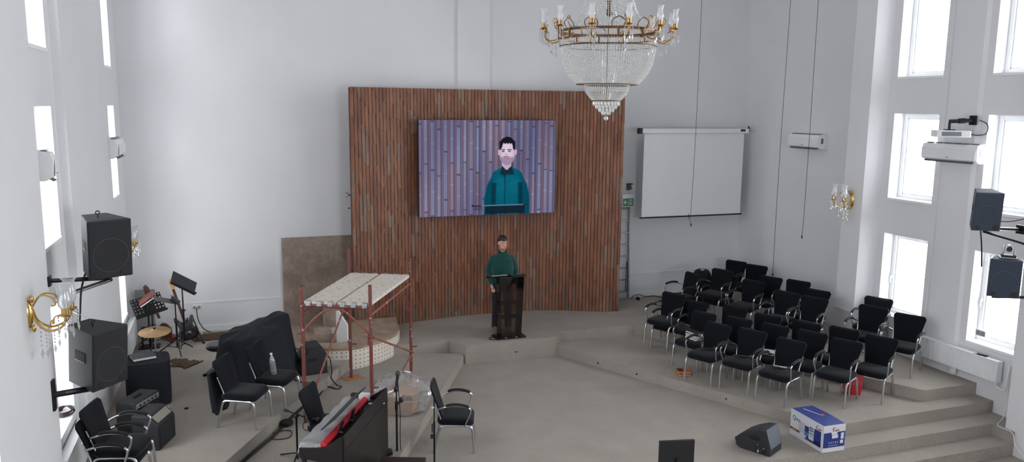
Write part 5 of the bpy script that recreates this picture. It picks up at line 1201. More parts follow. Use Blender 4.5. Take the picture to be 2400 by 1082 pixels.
for k in range(6):
    mb=MB(); mb.ell((-0.042,-0.024,0.95+0.024*k),(0.008,0.005,0.006),6,4); obj('tuning_peg',mb,ALU,hs)
gs=thing('guitar_stand','low black A frame stand carrying the electric guitar','stand',(p.x,p.y,L2))
mb=MB()
for s in (-1,1):
    mb.tube(smoothpts([(s*0.04,0.10,0.42),(s*0.12,0.02,0.2),(s*0.20,-0.10,0.015)],3),0.012,8); mb.tube([(s*0.10,0.02,0.10),(s*0.10,-0.10,0.075),(s*0.10,-0.11,0.11)],0.010,8)
mb.tube([(0,0.10,0.42),(0.05,0.28,0.015)],0.012,8); mb.tube([(-0.12,0.03,0.2),(0.12,0.03,0.2)],0.008,8); obj('frame',mb,BLKMT,gs)
for s in (-1,1):
    mb=MB(); mb.tube([(s*0.19,-0.085,0.018),(s*0.215,-0.12,0.018)],0.017,8); obj('rubber_end',mb,RUBBER,gs)
# acoustic instrument with brown neck and wooden desk by the wall
bp=at(338,772,Y=YB-0.03)
w=MB(); w.box2((at(317,700,Y=YB-0.02).x,YB-0.03,L2),(at(361,700,Y=YB-0.02).x,YB-0.005,1.18)); tag(obj('leaning_board',w,mat('grey_board',srgb(150,150,150),0.8)),'tall grey board standing against the back wall behind the music stands','board')
h0=at(324,672,Y=14.3); h1=at(345,705,Y=14.3)
ag=thing('brown_bass_guitar','dark brown guitar neck leaning in the corner above the perforated stand','guitar',(h1.x+0.30,14.42,L2),rot=(math.radians(-6),math.radians(-20),0))
zb=h1.z-L2
mb=MB(); mb.loft([[(x,y,z) for x,z in ((-0.03,0),(0.03,0),(0.024,0.06+0.40),(-0.024,0.06+0.40))] for y in (-0.015,0.012)]); 
mb2=MB(); mb2.box((0,0,zb-0.12),(0.045,0.028,0.42)); obj('neck',mb2,bpy.data.materials['rosewood'],ag,bevel=0.004)
mb=MB(); mb.loft([[(x,y,z) for x,z in ((-0.025,zb+0.09),(0.025,zb+0.09),(0.05,zb+0.14),(0.05,zb+0.24),(0.02,zb+0.30),(-0.03,zb+0.27),(-0.045,zb+0.15))] for y in (-0.02,0.0)]); obj('headstock',mb,mat('dark_mahogany',srgb(86,44,34),0.4),ag,smooth=0,bevel=0.004)
mb=MB(); mb.loft([[(0.10*k*math.cos(2*PI*i/24),y,0.17+0.15*math.sin(2*PI*i/24)*k) for i in range(24)] for y,k in ((-0.05,1.0),(0.05,1.0))]); obj('guitar_body',mb,bpy.data.materials['dark_mahogany'],ag,bevel=0.01)
d0=at(327,714,Y=14.0); d1=at(361,690,Y=14.0)
wt=thing('wooden_music_desk','dark red wooden desk of a music stand holding white paper by the left corner','music stand',((d0.x+d1.x)/2,14.0,L2))
dd=(d1-d0); an=math.atan2(dd.z,dd.x); zc=(d0.z+d1.z)/2-L2
mb=MB(); mb.box((0,0.06,zc+0.02),(dd.length*1.05,0.28,0.028),rot=Matrix.Rotation(-an,3,'Y')@Matrix.Rotation(math.radians(10),3,'X')); obj('desk',mb,bpy.data.materials['dark_mahogany'],wt,bevel=0.004)
mb=MB(); mb.box((0.012,0.05,zc-0.004),(dd.length*1.0,0.27,0.014),rot=Matrix.Rotation(-an,3,'Y')@Matrix.Rotation(math.radians(10),3,'X')); obj('paper_sheets',mb,PAPER,wt)
mb=MB(); mb.cyl((0,0.08,0.0),(0,0.08,zc),0.014,8); mb.box((0,0.08,0.012),(0.30,0.24,0.024)); obj('pole_and_foot',mb,BLKMT,wt)
p=at(398,793,Z=L2)
rd=thing('red_drum_pedal','red and black pedal lying on the carpet under the cymbal','pedal',(p.x,p.y,L2),0.4)
mb=MB(); mb.box((0,0,0.035),(0.16,0.26,0.05),rot=(0.12,0,0)); obj('footboard',mb,mat('red_enamel',srgb(150,36,40),0.4),rd,bevel=0.01)
mb=MB(); mb.tube(smoothpts([(-0.07,0.13,0.01),(-0.07,0.13,0.16),(0.07,0.13,0.16),(0.07,0.13,0.01)],3),0.012,8); mb.box((0,0.10,0.008),(0.2,0.12,0.016)); obj('hoop_frame',mb,BLKMT,rd)
p=at(312,813,Z=L2); 
w=thing('snare_stand','low black stand frame on the carpet left of the cymbal legs','stand',(at(345,815,Z=L2).x,at(345,815,Z=L2).y,L2))
mb=MB(); mb.box2((-0.07,-0.05,0.02),(-0.05,0.05,0.36)); mb.box2((0.05,-0.05,0.02),(0.07,0.05,0.36)); mb.box2((-0.07,-0.05,0.34),(0.07,0.05,0.36)); mb.box2((-0.12,-0.10,0.0),(0.12,0.10,0.025)); obj('frame',mb,BLKMT,w,bevel=0.004)
# woven mats
def woven(px0,py0,px1,py1,lx,ly,rz,label):
    p=at((px0+px1)/2,(py0+py1)/2,Z=L2); r=thing('woven_mat',label,'mat',(p.x,p.y,L2),rz,'brown woven mats')
    mb=MB(); rng=random.Random(int(px0))
    n=int(ly/0.022)
    for k in range(n):
        y=-ly/2+ly*(k+0.5)/n; x0=-lx/2+rng.uniform(-0.04,0.04); x1=lx/2+rng.uniform(-0.05,0.05)
        mb.tube([(x0,y+rng.uniform(-.006,.006),0.010),(0,y+rng.uniform(-.006,.006),0.012+rng.uniform(0,.006)),(x1,y+rng.uniform(-.006,.006),0.009)],0.0095,6)
    obj('weave',mb,mat('brown_reed',srgb(106,84,62),0.9,noise=(18,0.45)),r)['kind']='stuff'
    mb=MB(); mb.box2((-lx/2+0.02,-ly/2,0.0),(lx/2-0.02,ly/2,0.006)); obj('backing',mb,mat('dark_reed',srgb(66,52,42),0.95),r,smooth=0)
woven(490,785,550,790,0.95,0.42,0.06,'brown woven mat on the carpet at the foot of the back wall')
woven(405,845,445,858,0.34,0.50,0.9,'small brown woven mat on the carpet behind the covered case')
cord('socket_cable','black cable looping down from the wall socket to the woven mat',[(-0.70,YB-0.03,0.80),(-0.70,YB-0.07,0.74),(-0.68,YB-0.10,0.58),(-0.60,YB-0.16,0.44),(-0.48,YB-0.22,L2+0.03)],0.008)
cord('white_floor_cable','white cable running over the carpet toward the drums',[(-0.66,YB-0.05,L2+0.1),(-0.62,YB-0.3,L2+0.01),at(480,789,Z=L2+0.01),at(505,791,Z=L2+0.01),at(535,796,Z=L2+0.01)],0.007,PAPER)

# ------------------------------------------------------------------ digital piano with the red keyboard on it
A0=Vector((0.98,7.80,0)); A1=Vector((1.66,9.08,0)); ux=(A1-A0).normalized(); vx=Vector((-ux.y,ux.x,0))
plen=(A1-A0).length; a_=math.atan2(ux.y,ux.x)
pn=thing('digital_piano','dark brown digital piano seen from behind on the lower left tier','piano',((A0.x+A1.x)/2,(A0.y+A1.y)/2,L1),a_)
DARKW=mat('dark_rosewood',srgb(27,22,22),0.4,noise=(5,0.25)); h=plen/2
mb=MB(); mb.box2((-h,0.0,0.02),(h,0.025,0.86)); bp_=obj('back_panel',mb,DARKW,pn,smooth=0,bevel=0.004)
mb=MB(); mb.box2((-h,0.0,0.70),(h,-0.004,0.708)); obj('panel_groove',mb,BLKPL,bp_,smooth=0)
for s in (-1,1):
    mb=MB(); mb.loft([[(x,y,z) for y,z in ((0.025,0.0),(0.26,0.0),(0.26,0.56),(0.50,0.60),(0.50,0.70),(0.24,0.72),(0.025,0.86))] for x in (s*h-0.012,s*h+0.012)]); obj('end_cheek',mb,DARKW,pn,smooth=0)
    mb=MB(); mb.box2((s*(h-0.02)-0.02,0.44,0.0),(s*(h-0.02)+0.02,0.48,0.60)); obj('leg',mb,BLKPL,pn,smooth=0)
mb=MB(); mb.box2((-h+0.012,0.20,0.58),(h-0.012,0.50,0.70)); obj('keybed',mb,DARKW,pn,smooth=0)
mb=MB(); mb.box2((-h+0.012,0.025,0.70),(h-0.012,0.30,0.715)); obj('top_shelf',mb,BLKPL,pn,smooth=0)
# clear dust sheet over the keys
w=MB(); NX_,NY_=40,14; rng=random.Random(2)
for j in range(NY_+1):
    for i in range(NX_+1):
        u=i/NX_; v=j/NY_; x=-h-0.03+u*(plen+0.02); y=0.25+v*0.31
        z=0.735+0.012*math.sin(u*31+v*5)*math.sin(v*7+u*3)+rng.uniform(-.006,.006)
        if v>0.86: z-=0.10*((v-0.86)/0.14); y-=0.02*((v-0.86)/0.14)
        if u<0.05: z-=0.09*((0.05-u)/0.05); x+=0.02*((0.05-u)/0.05)
        w.v.append(Vector((x,y,z)))
for j in range(NY_):
    for i in range(NX_):
        a=j*(NX_+1)+i; w.f.append([a,a+1,a+NX_+2,a+NX_+1]); w.m.append(0)
FILM=clear('dust_sheet_film',(0.92,0.93,0.94,1),0.14,0.12,(0.62,0.64,0.66,1),0.42)
o=obj('dust_sheet',w,FILM,loc=pn.location,rz=a_,smooth=70); tag(o,'translucent plastic dust sheet covering the piano keys','sheet')
# red stage keyboard lying on the piano
kb=thing('red_keyboard','bright red stage keyboard lying under the dark music rest on the piano','keyboard',pn.location+Vector((0,0,0.0)),a_)
mb=MB()
mb.loft([[(x,y,z) for y,z in ((0.205,0.722),(0.275,0.722),(0.278,0.765),(0.255,0.778),(0.205,0.750))] for x in (-h+0.01,h-0.11)]); obj('case',mb,mat('signal_red',srgb(206,26,44),0.35),kb,smooth=0,bevel=0.01)
mb=MB(); mb.box2((h-0.11,0.19,0.722),(h-0.085,0.33,0.82)); obj('end_cheek',mb,WHITEP,kb,bevel=0.006)
for k,x in enumerate((-0.36,-0.02,0.05,0.28)):
    mb=MB(); mb.cyl((x,0.205,0.745),(x,0.165,0.742),0.012,8); obj('plug',mb,GREYLN,kb)
mr=thing('music_rest','long thin black music rest leaning on the red keyboard','music rest',pn.location+Vector((0,0,0.0)),a_)
mb=MB(); mb.box((-0.02,0.265,0.885),(0.98,0.012,0.22),rot=(math.radians(50),0,0)); rs=obj('board',mb,BLKPL,mr,bevel=0.004)
mb=MB(); mb.box((0.02,0.19,0.785),(0.07,0.02,0.15),rot=(math.radians(16),0,0)); obj('support',mb,BLKMT,mr)
mb=MB(); mb.box((-0.34,0.19,0.785),(0.06,0.02,0.15),rot=(math.radians(16),0,0)); obj('support',mb,BLKMT,mr)
w=MB(); w.box((0,0,0.006),(0.035,0.19,0.012)); M_=Matrix.Translation(pn.location)@Matrix.Rotation(a_,4,'Z'); q=M_@Vector((h-0.17,0.085,0.716)); tag(obj('white_remote',w,WHITEP,loc=q,rz=a_+0.25,bevel=0.004),'slim white remote lying in the back tray of the piano','remote control')
q=M_@Vector((h-0.05,0.34,0.745)); w=thing('black_white_device','small black and white device at the far end of the piano dust sheet','device',q,a_+PI/2)
mb=MB(); mb.box((0.05,0,0.02),(0.10,0.06,0.04)); obj('black_end',mb,BLKPL,w,bevel=0.004)
mb=MB(); mb.box((-0.04,0,0.02),(0.08,0.055,0.035)); obj('white_end',mb,WHITEP,w,bevel=0.004)

# ------------------------------------------------------------------ microphone stands
def mic(parent,tip,d,name='microphone',l=0.16):
    d=Vector(d).normalized(); tip=Vector(tip); mb=MB(); mb.tube([tip-d*0.02,tip-d*l],[0.021,0.014],10); g_=obj(name,mb,BLKPL,parent); mb=MB(); mb.ell(tip,(0.031,0.031,0.034),12,8,M=d.to_track_quat('Z','Y').to_matrix()); obj('mesh_head',mb,mat('mic_mesh',srgb(66,68,74),0.4,0.5),g_) if 'mic_mesh' not in bpy.data.materials else obj('mesh_head',mb,bpy.data.materials['mic_mesh'],g_)
b=at(930,1082,Z=0.01)
m1=thing('microphone_stand','tall black microphone stand with an upright microphone right of the piano','microphone stand',(b.x,b.y-0.03,0.0)); bx_=Vector(m1.location)
topz=at(936,872,Y=b.y)
hh=topz.z
mb=MB(); mb.cyl((0,0,0.02),(0,0,hh*0.66),0.013,10); mb.cyl((0,0,hh*0.6),(0,0,hh-0.17),0.009,10); obj('pole',mb,BLKMT,m1)
mb=MB(); mb.cyl((0,0,hh*0.60),(0,0,hh*0.69),0.021,10); mb.cyl((0.02,0,hh*0.67),(0.07,0.0,hh*0.70),0.018,8); mb.ell((0.06,0,hh*0.705),(0.028,0.024,0.036),10,8); obj('clutch',mb,BLKPL,m1)
mb=MB(); mb.ell((-0.005,0,hh-0.20),(0.03,0.026,0.04),10,8); mb.cyl((-0.02,0,hh-0.22),(0.02,0,hh-0.15),0.016,8); obj('mic_clip',mb,BLKPL,m1)
mic(m1,(0.02,0,hh),(0.12,0.0,1))
for k in range(3):
    a=2*PI*k/3+0.9; mb=MB(); mb.tube([(0,0,0.10),(0.30*math.cos(a),0.30*math.sin(a),0.012)],0.009,8); obj('leg',mb,BLKMT,m1)
cord('microphone_cable','thin black cable hanging down beside the tall microphone stand',[(bx_.x+0.02,bx_.y,hh-0.12),(bx_.x+0.045,bx_.y,hh*0.55),(bx_.x+0.04,bx_.y,hh*0.3),(bx_.x+0.05,bx_.y,0.02)],0.005)
b=at(693,1075,Z=L1)
m2=thing('microphone_stand','short boom microphone stand leaning over the near end of the piano','microphone stand',(b.x+0.02,b.y-0.05,L1)); o_=Vector(m2.location)
tz=at(689,975,Y=o_.y).z-L1
mb=MB(); mb.cyl((0,0,0.02),(0,0,tz),0.012,10); obj('pole',mb,BLKMT,m2)
l0=at(667,960,Y=o_.y)-o_; l1=at(737,985,Y=o_.y)-o_
GBOOM=mat('gunmetal',srgb(58,62,70),0.35,0.6)
mb=MB(); mb.cyl(l0,l1,0.010,8); mb.cyl(l0-(l1-l0)*0.02,l0+(l1-l0)*0.12,0.018,8); obj('boom',mb,GBOOM,m2)
mb=MB(); mb.ell((0,0,tz),(0.028,0.028,0.032),10,8); obj('swivel',mb,BLKPL,m2)
e1=at(745,982,Y=o_.y-0.02)-o_; mic(m2,e1,(l1-l0)*1.0+Vector((0,0,0.12)),l=0.15)
mb=MB(); mb.tube(smoothpts([l1,at(713,990,Y=o_.y)-o_,at(711,1003,Y=o_.y)-o_,at(722,1008,Y=o_.y)-o_,at(735,990,Y=o_.y)-o_],5),0.005,6); obj('boom_cable',mb,CABLE,m2)
for k in range(3):
    a=2*PI*k/3+0.2; mb=MB(); mb.tube([(0,0,0.10),(0.28*math.cos(a),0.28*math.sin(a),0.012)],0.009,8); obj('leg',mb,BLKMT,m2)
b=at(1016,1092,Z=0.01)
m3=thing('microphone_stand','slim black microphone stand in front of the lone armchair','microphone stand',(b.x,b.y-0.05,0.0)); o_=Vector(m3.location)
hh=at(1015,950,Y=o_.y).z
mb=MB(); mb.cyl((0,0,0.02),(0,0,hh*0.75),0.012,10); mb.cyl((0,0,hh*0.6),(0,0,hh+0.12),0.008,10); obj('pole',mb,BLKMT,m3)
mb=MB(); mb.cyl((-0.025,0,hh*0.72),(-0.025,0,hh*0.58),0.008,8); mb.box((-0.03,0,hh*0.52),(0.028,0.02,0.05)); obj('clip_box',mb,BLKPL,m3)
mb=MB(); mb.box((-0.02,-0.012,hh-0.02),(0.03,0.01,0.018)); obj('white_clip',mb,PAPER,m3)
mb=MB(); mb.lathe([(0,0),(0.13,0),(0.13,0.012),(0.03,0.03),(0,0.03)],24); obj('round_base',mb,BLKMT,m3)
# box wrapped in plastic film
c0=at(940,968,Z=L1)
wb=thing('cardboard_box','brown cardboard box on the lower left tier wrapped in clear film','box',(c0.x+0.03,c0.y+0.14,L1),math.radians(-28))
CARD=mat('cardboard',srgb(176,138,108),0.8,noise=(8,0.1))
mb=MB(); mb.box2((-0.20,-0.14,0),(0.20,0.14,0.20)); obj('carton',mb,CARD,wb,smooth=0,bevel=0.004)
mb=MB(); mb.add([(-0.20,-0.14,0.2),(0.20,-0.14,0.2),(0.20,-0.20,0.285),(-0.20,-0.20,0.285)],[(0,1,2,3)]); mb.add([(-0.2,0.14,0.2),(0.2,0.14,0.2),(0.2,0.22,0.27),(-0.2,0.22,0.27)],[(3,2,1,0)]); f_=obj('flap',mb,CARD,wb,smooth=0); sm_=f_.modifiers.new('solid','SOLIDIFY'); sm_.thickness=0.005
w=MB(); rr=[]; rng=random.Random(9)
for k in range(15):
    t=k/14; z=0.03+0.50*t; R=0.31+0.05*math.sin(t*PI)*1.6-0.29*max(0,(t-0.62)/0.38)**1.8
    rr.append([(R*math.cos(2*PI*i/44)*(1.08)*(1+rng.uniform(-.05,.05))+0.02,R*0.92*math.sin(2*PI*i/44)*(1+rng.uniform(-.05,.05))+0.06*t,max(0.01,z+rng.uniform(-.02,.02))) for i in range(44)])
w.loft(rr)
tag(obj('plastic_film',w,clear('crumpled_film',(0.95,0.955,0.96,1),0.12,0.12,(0.75,0.77,0.79,1),0.16),loc=(c0.x+0.03,c0.y+0.14,L1),rz=math.radians(-28),smooth=25),'crumpled clear plastic film bulging over the cardboard box','plastic film')
# dark box and microphones on the floor at the bottom edge
p=at(925,1068,Z=0.36)
fb=thing('dark_flight_case','dark brown flight case corner at the bottom edge beside the piano','case',(p.x+0.03,p.y-0.24,0.0),math.radians(-20))
mb=MB(); mb.box2((-0.26,-0.20,0),(0.26,0.20,0.36)); obj('box',mb,mat('dark_brown_case',srgb(46,32,32),0.5),fb,bevel=0.01)
mb=MB(); mb.box2((-0.262,-0.202,0.29),(0.262,0.202,0.30)); obj('lid_seam',mb,BLKPL,fb,smooth=0)
p=at(882,1066,Z=L1+0.06); 
fm=thing('floor_microphone','black microphone lying on the carpet at the back of the piano','microphone',(p.x,p.y,L1+0.03))
mic(fm,(0,0,0.02),(-0.8,-0.5,0.12),'handle',0.18)
p=at(898,1048,Z=L1+0.1)
fm=thing('floor_microphone','small grey boundary microphone clipped behind the piano corner','microphone',(p.x+0.03,p.y,L1+0.03))
mic(fm,(0,0,0.10),(0.3,0.1,0.9),'handle',0.10)
mb=MB(); mb.box((0.0,0,0.0),(0.16,0.10,0.06)); obj('base',mb,BLKPL,fm,bevel=0.01)
cord('floor_cable','tangled black cables on the carpet behind the piano corner',[at(868,1074,Z=L1+0.012),at(880,1060,Z=L1+0.012),at(905,1050,Z=L1+0.012),at(918,1062,Z=L1+0.012),at(905,1074,Z=L1+0.012),at(880,1080,Z=L1+0.012)],0.009)
# ------------------------------------------------------------------ blue and white product carton at the step edge
BW,BD,BH=0.345,0.66,0.365
b0=at(1929.5,1062,Z=0.0)
bx=thing('product_carton','blue and white printed carton standing on the stage floor at the step edge','box',(b0.x+BW/2,7.735+BD/2,0.0),math.radians(-1.5))
BLUE=mat('carton_blue',srgb(34,52,124),0.4); CWH=mat('carton_white',srgb(206,208,214),0.5); CORA=mat('carton_orange',srgb(196,78,50),0.5); CGRY=mat('carton_grey',srgb(150,156,170),0.5); CBRN=mat('carton_brown',srgb(120,72,56),0.5); INK=mat('carton_ink',srgb(28,32,60),0.5); CSKY=mat('carton_sky_blue',srgb(70,120,176),0.5)
mb=MB(); mb.box2((-BW/2,-BD/2,0),(BW/2,BD/2,BH)); obj('carton',mb,CWH,bx,smooth=0,bevel=0.003)
mb=MB(); mb.add([(-BW/2+0.004,-BD/2+0.004,BH+0.001),(BW/2-0.004,-BD/2+0.004,BH+0.001),(BW/2-0.004,0,BH+0.012),(BW/2-0.004,BD/2-0.004,BH+0.001),(-BW/2+0.004,BD/2-0.004,BH+0.001),(-BW/2+0.004,0,BH+0.004)],[(0,1,2,5),(5,2,3,4)]); obj('top_panel',mb,BLUE,bx,smooth=0)
mb=MB(); mb.box((0.0,0.10,BH+0.0095),(0.012,0.30,0.002),rot=(0.0,0.02,0.30)); obj('top_text_line',mb,CWH,bx,smooth=0)
mb=MB(); mb.box((0.055,-0.02,BH+0.012),(0.045,0.05,0.002),rot=(0,0.02,0.5)); obj('top_emblem',mb,CORA,bx,smooth=0)
def face_end(u,v,w_,h_,m,name,d=0.0015):      # near end, local -Y face; u across from left, v up
    mb=MB(); mb.box((-BW/2+u+w_/2,-BD/2-d/2-0.0005,v+h_/2),(w_,d,h_)); return obj(name,mb,m,bx,smooth=0)
def face_side(u,v,w_,h_,m,name,d=0.0015):     # long left side, local -X face; u from the far end toward the near end
    mb=MB(); mb.box((-BW/2-d/2-0.0005,BD/2-u-w_/2,v+h_/2),(d,w_,h_)); return obj(name,mb,m,bx,smooth=0)
face_end(0.004,0.062,BW-0.008,0.205,BLUE,'end_print')
face_end(0.125,0.235,0.09,0.040,CWH,'label_tag',0.003); face_end(0.135,0.185,0.095,0.045,CWH,'address_label',0.003); face_end(0.275,0.165,0.045,0.085,CWH,'side_label',0.003); face_end(0.268,0.105,0.048,0.045,CWH,'side_label',0.003)
for k in range(5): face_end(0.085+0.034*k,0.115,0.012+0.004*(k%2),0.026,CGRY,'care_symbol',0.0028)
face_end(0.085,0.085,0.15,0.008,CGRY,'small_print',0.0026)
face_side(0.0,0.085,0.20,0.030,CBRN,'landscape_print'); face_side(0.06,0.092,0.022,0.016,mat('carton_gold',srgb(200,160,80),0.5),'landscape_spot',0.0025); face_side(0.095,0.092,0.022,0.016,bpy.data.materials['carton_gold'],'landscape_spot',0.0025)
for k in range(9): face_side(0.17,0.12+0.016*k,0.125,0.006,CGRY,'text_line')
face_side(0.14,0.265,0.07,0.006,CGRY,'text_line')
face_side(0.30,0.105,0.19,0.135,BLUE,'picture_print'); face_side(0.30,0.105,0.11,0.055,CSKY,'picture_sky',0.0022); face_side(0.49,0.062,0.126,0.205,BLUE,'side_print'); face_side(0.33,0.062,0.29,0.05,BLUE,'side_print')
face_side(0.30,0.052,0.32,0.010,CBRN,'brown_edge_line',0.0026)
lb=face_side(0.385,0.085,0.095,0.185,CWH,'shipping_label',0.003)
for k,(v,h_) in enumerate(((0.235,0.025),(0.20,0.025),(0.165,0.012),(0.135,0.006))):
    for q in range(7 if h_>0.02 else 1): face_side(0.395+0.0115*q,v,0.007 if h_>0.02 else 0.075,h_,INK,'barcode',0.0042).parent=lb
def text(s,size,loc,rot,m,name,parent,ext=0.0006):
    cu=bpy.data.curves.new(name,'FONT'); cu.body=s; cu.size=size; cu.extrude=ext; cu.materials.append(m)
    tmp=bpy.data.objects.new(name,cu); COL.objects.link(tmp); dg=bpy.context.evaluated_depsgraph_get(); me=bpy.data.meshes.new_from_object(tmp.evaluated_get(dg)); bpy.data.objects.remove(tmp)
    o=bpy.data.objects.new(name,me); COL.objects.link(o); o.parent=parent; o.location=loc; o.rotation_euler=rot; return o
text('Q',0.085,(-BW/2-0.002,BD/2-0.045,0.235),(PI/2,0,-PI/2),INK,'lettering',bx)
text('Pro',0.052,(-BW/2-0.002,BD/2-0.125,0.235),(PI/2,0,-PI/2),INK,'lettering',bx)
def swoosh(loc,rot,name):
    mb=MB(); pts=[(0.026*math.cos(a),0.0,0.026*math.sin(a)) for a in [math.radians(40+18*k) for k in range(16)]]
    mb.tube(pts,[0.003+0.004*math.sin(PI*k/15) for k in range(16)],6,flat=(1,0.4)); mb.tube([(0.012,0,-0.012),(0.035,0,-0.030)],0.003,6)
    o=obj(name,mb,INK,bx,loc=loc,rot=rot); q=MB(); q.box((0.048,0,-0.014),(0.05,0.001,0.016)); obj('emblem_word',q,CORA,o,smooth=0); return o
swoosh((-BW/2-0.002,-BD/2+0.11,0.305),(0,0,-PI/2),'emblem'); swoosh((0.0,-BD/2-0.002,0.305),(0,0,0),'emblem')

# ------------------------------------------------------------------ moulded monitor on the stage floor
a=at(1803,1072,Z=0.0); c=at(1731,1049,Z=0.0); e=at(1837,1052,Z=0.0)
ang=math.atan2(c.y-a.y,c.x-a.x)
fmn=thing('floor_monitor','moulded black floor monitor with a grey grille lying before the blue carton','stage monitor',(a.x,a.y,0.0),ang,'stage wedge monitors')
prof=[(0.0,0.0),(0.0,0.10),(0.075,0.335),(0.17,0.325),(0.30,0.265),(0.42,0.19),(0.50,0.12),(0.47,0.03),(0.40,0.0)]
yy=(0.0,-0.37)
def inset(p,k): 
    cx_,cz_=0.22,0.15; return [(cx_+(x-cx_)*k,cz_+(z-cz_)*k) for x,z in p]
mb=MB(); mb.loft([[(x,-0.012,z) for x,z in inset(prof,0.97)],[(x,-0.03,z) for x,z in prof],[(x,-0.35,z) for x,z in prof],[(x,-0.37,z) for x,z in inset(prof,0.96)]]); obj('cabinet',mb,mat('moulded_black',srgb(34,37,44),0.55,bump=(160,0.2)),fmn,smooth=25,bevel=0.006)
d=Vector((0.075,0,0.235)).normalized(); n=Vector((-d.z,0,d.x))
mb=MB(); p0=Vector((0.0,0,0.10)); q0=Vector((0.075,0,0.335)); vs=[]
for off in (0.001,0.010): vs += [p0+n*off+Vector((0,-0.02,0)),p0+n*off+Vector((0,-0.36,0)),q0+n*off+Vector((0,-0.36,0)),q0+n*off+Vector((0,-0.02,0))]
mb.add(vs,[(0,1,2,3),(7,6,5,4),(0,4,5,1),(1,5,6,2),(2,6,7,3),(3,7,4,0)]); obj('grille',mb,mat('slate_perforated_grille',srgb(92,98,108),0.5,bump=(420,0.6)),fmn,smooth=0)
mb=MB(); mb.ell((0.22,-0.004,0.20),(0.075,0.012,0.028),14,8); obj('handle_recess',mb,RUBBER,fmn)
mb=MB(); mb.box((0.12,-0.006,0.08),(0.12,0.02,0.10)); pnl=obj('rear_panel',mb,BLKPL,fmn,bevel=0.01)
for k,(x,z) in enumerate(((0.16,0.13),(0.14,0.085),(0.12,0.055),(0.10,0.085),(0.075,0.10))):
    mb=MB(); mb.lathe([(0,0),(0.008,0),(0.007,0.014),(0,0.014)],8,(x,0.004,z),Matrix.Rotation(-PI/2,3,'X')); obj('knob',mb,ALUD if k in (0,4) else GREYLN,pnl)
mb=MB(); mb.tube([(0.155,0.006,0.03),(0.155,0.006,0.06)],0.008,8); obj('plug',mb,PAPER,pnl)

# ------------------------------------------------------------------ slim black display at the bottom edge of the picture
p=at(1584,1090,Z=0.55)
dm=thing('comfort_monitor','flat black display panel standing on the stage floor at the bottom edge','display',(p.x,p.y,0.0),math.radians(168))
ztop=at(1584,1031,Y=p.y).z
mb=MB(); mb.box((0,0,ztop-0.20),(0.40,0.028,0.40)); pn_=obj('panel',mb,BLKPL,dm,bevel=0.006)
mb=MB(); mb.box((0,-0.0145,ztop-0.20),(0.38,0.002,0.37)); obj('screen_glass',mb,mat('black_glass',srgb(10,10,12),0.15),pn_,smooth=0)
mb=MB(); mb.cyl((0,0.02,0.02),(0,0.02,ztop-0.2),0.018,8); obj('pole',mb,BLKMT,dm)
mb=MB(); mb.lathe([(0,0),(0.17,0),(0.17,0.012),(0.03,0.03),(0,0.03)],24); obj('round_base',mb,BLKMT,dm)

# ------------------------------------------------------------------ things left on the choir chairs
def on_seat(ch,dx=0,dy=0,z=0.462):
    M_=Matrix.Translation(ch.location)@ch.rotation_euler.to_matrix().to_4x4(); return M_@Vector((dx,dy,z))
rzb=FACE
for k in range(5):
    q=on_seat(c_books,0.03+0.008*((k*7)%3-1),-0.03,0.462+0.026*k); w=thing('hymn_book',['lowest','second lowest','middle','second highest','topmost'][k]+' of five black books with white pages stacked on a chair','book',q,rzb+0.12*((k*5)%4-1.5),'books stacked on a chair')
    mb=MB(); mb.box2((-0.13,-0.09,0.0),(0.13,0.09,0.003)); mb.box2((-0.13,-0.09,0.022),(0.13,0.09,0.025)); mb.box2((-0.13,0.086,0.0),(0.13,0.09,0.025)); obj('cover',mb,BLKPL,w,smooth=0)
    mb=MB(); mb.box2((-0.125,-0.087,0.003),(0.125,0.085,0.022)); obj('pages',mb,PAPER,w,smooth=0)
q=on_seat(c_white,0.10,-0.02); w=thing('white_book','thick white book with a dark spine lying on a chair in the second row','book',q,rzb+0.3)
mb=MB(); mb.box2((-0.12,-0.09,0.0),(0.12,0.09,0.045)); obj('pages',mb,PAPER,w,bevel=0.003)
mb=MB(); mb.box2((-0.124,0.085,-0.0),(0.124,0.094,0.047)); mb.box2((-0.02,-0.093,0.012),(0.03,-0.090,0.034)); obj('spine',mb,BLKPL,w,smooth=0)
for ch,lbl,ang_,m_ in ((c_front,'black wireless microphone lying on the leftmost front row seat',0.9,BLKPL),(c_second,'black microphone lying on the second front row seat',0.4,BLKPL),(c_third,'silver grey microphone lying on the third front row seat',0.15,ALUD)):
    q=on_seat(ch,0.0,0.03,0.485); w=thing('handheld_microphone',lbl,'microphone',q,rzb+ang_)
    mb=MB(); mb.tube([(-0.12,0,0),(0.08,0,0.008)],[0.012,0.018],10); obj('handle',mb,m_,w)
    mb=MB(); mb.ell((0.10,0,0.010),(0.029,0.026,0.026),12,8); obj('mesh_head',mb,bpy.data.materials['mic_mesh'],w)
for ch,lbl in ((c_second,'coiled black cable lying on the second front row seat'),(c_third,'coiled black cable lying on the third front row seat')):
    q=on_seat(ch,0.03,-0.04,0.468); w=MB(); w.tube(smoothpts([(0.08*math.cos(t*1.1)*(1+0.2*math.sin(t*2.3)),0.10*math.sin(t*1.1)*(1+0.15*math.cos(t*1.7)),0.004+0.0012*t) for t in range(14)],4),0.0055,6)
    tag(obj('coiled_cable',w,mat('grey_black_cable',srgb(46,48,52),0.45),loc=q),lbl,'cable')
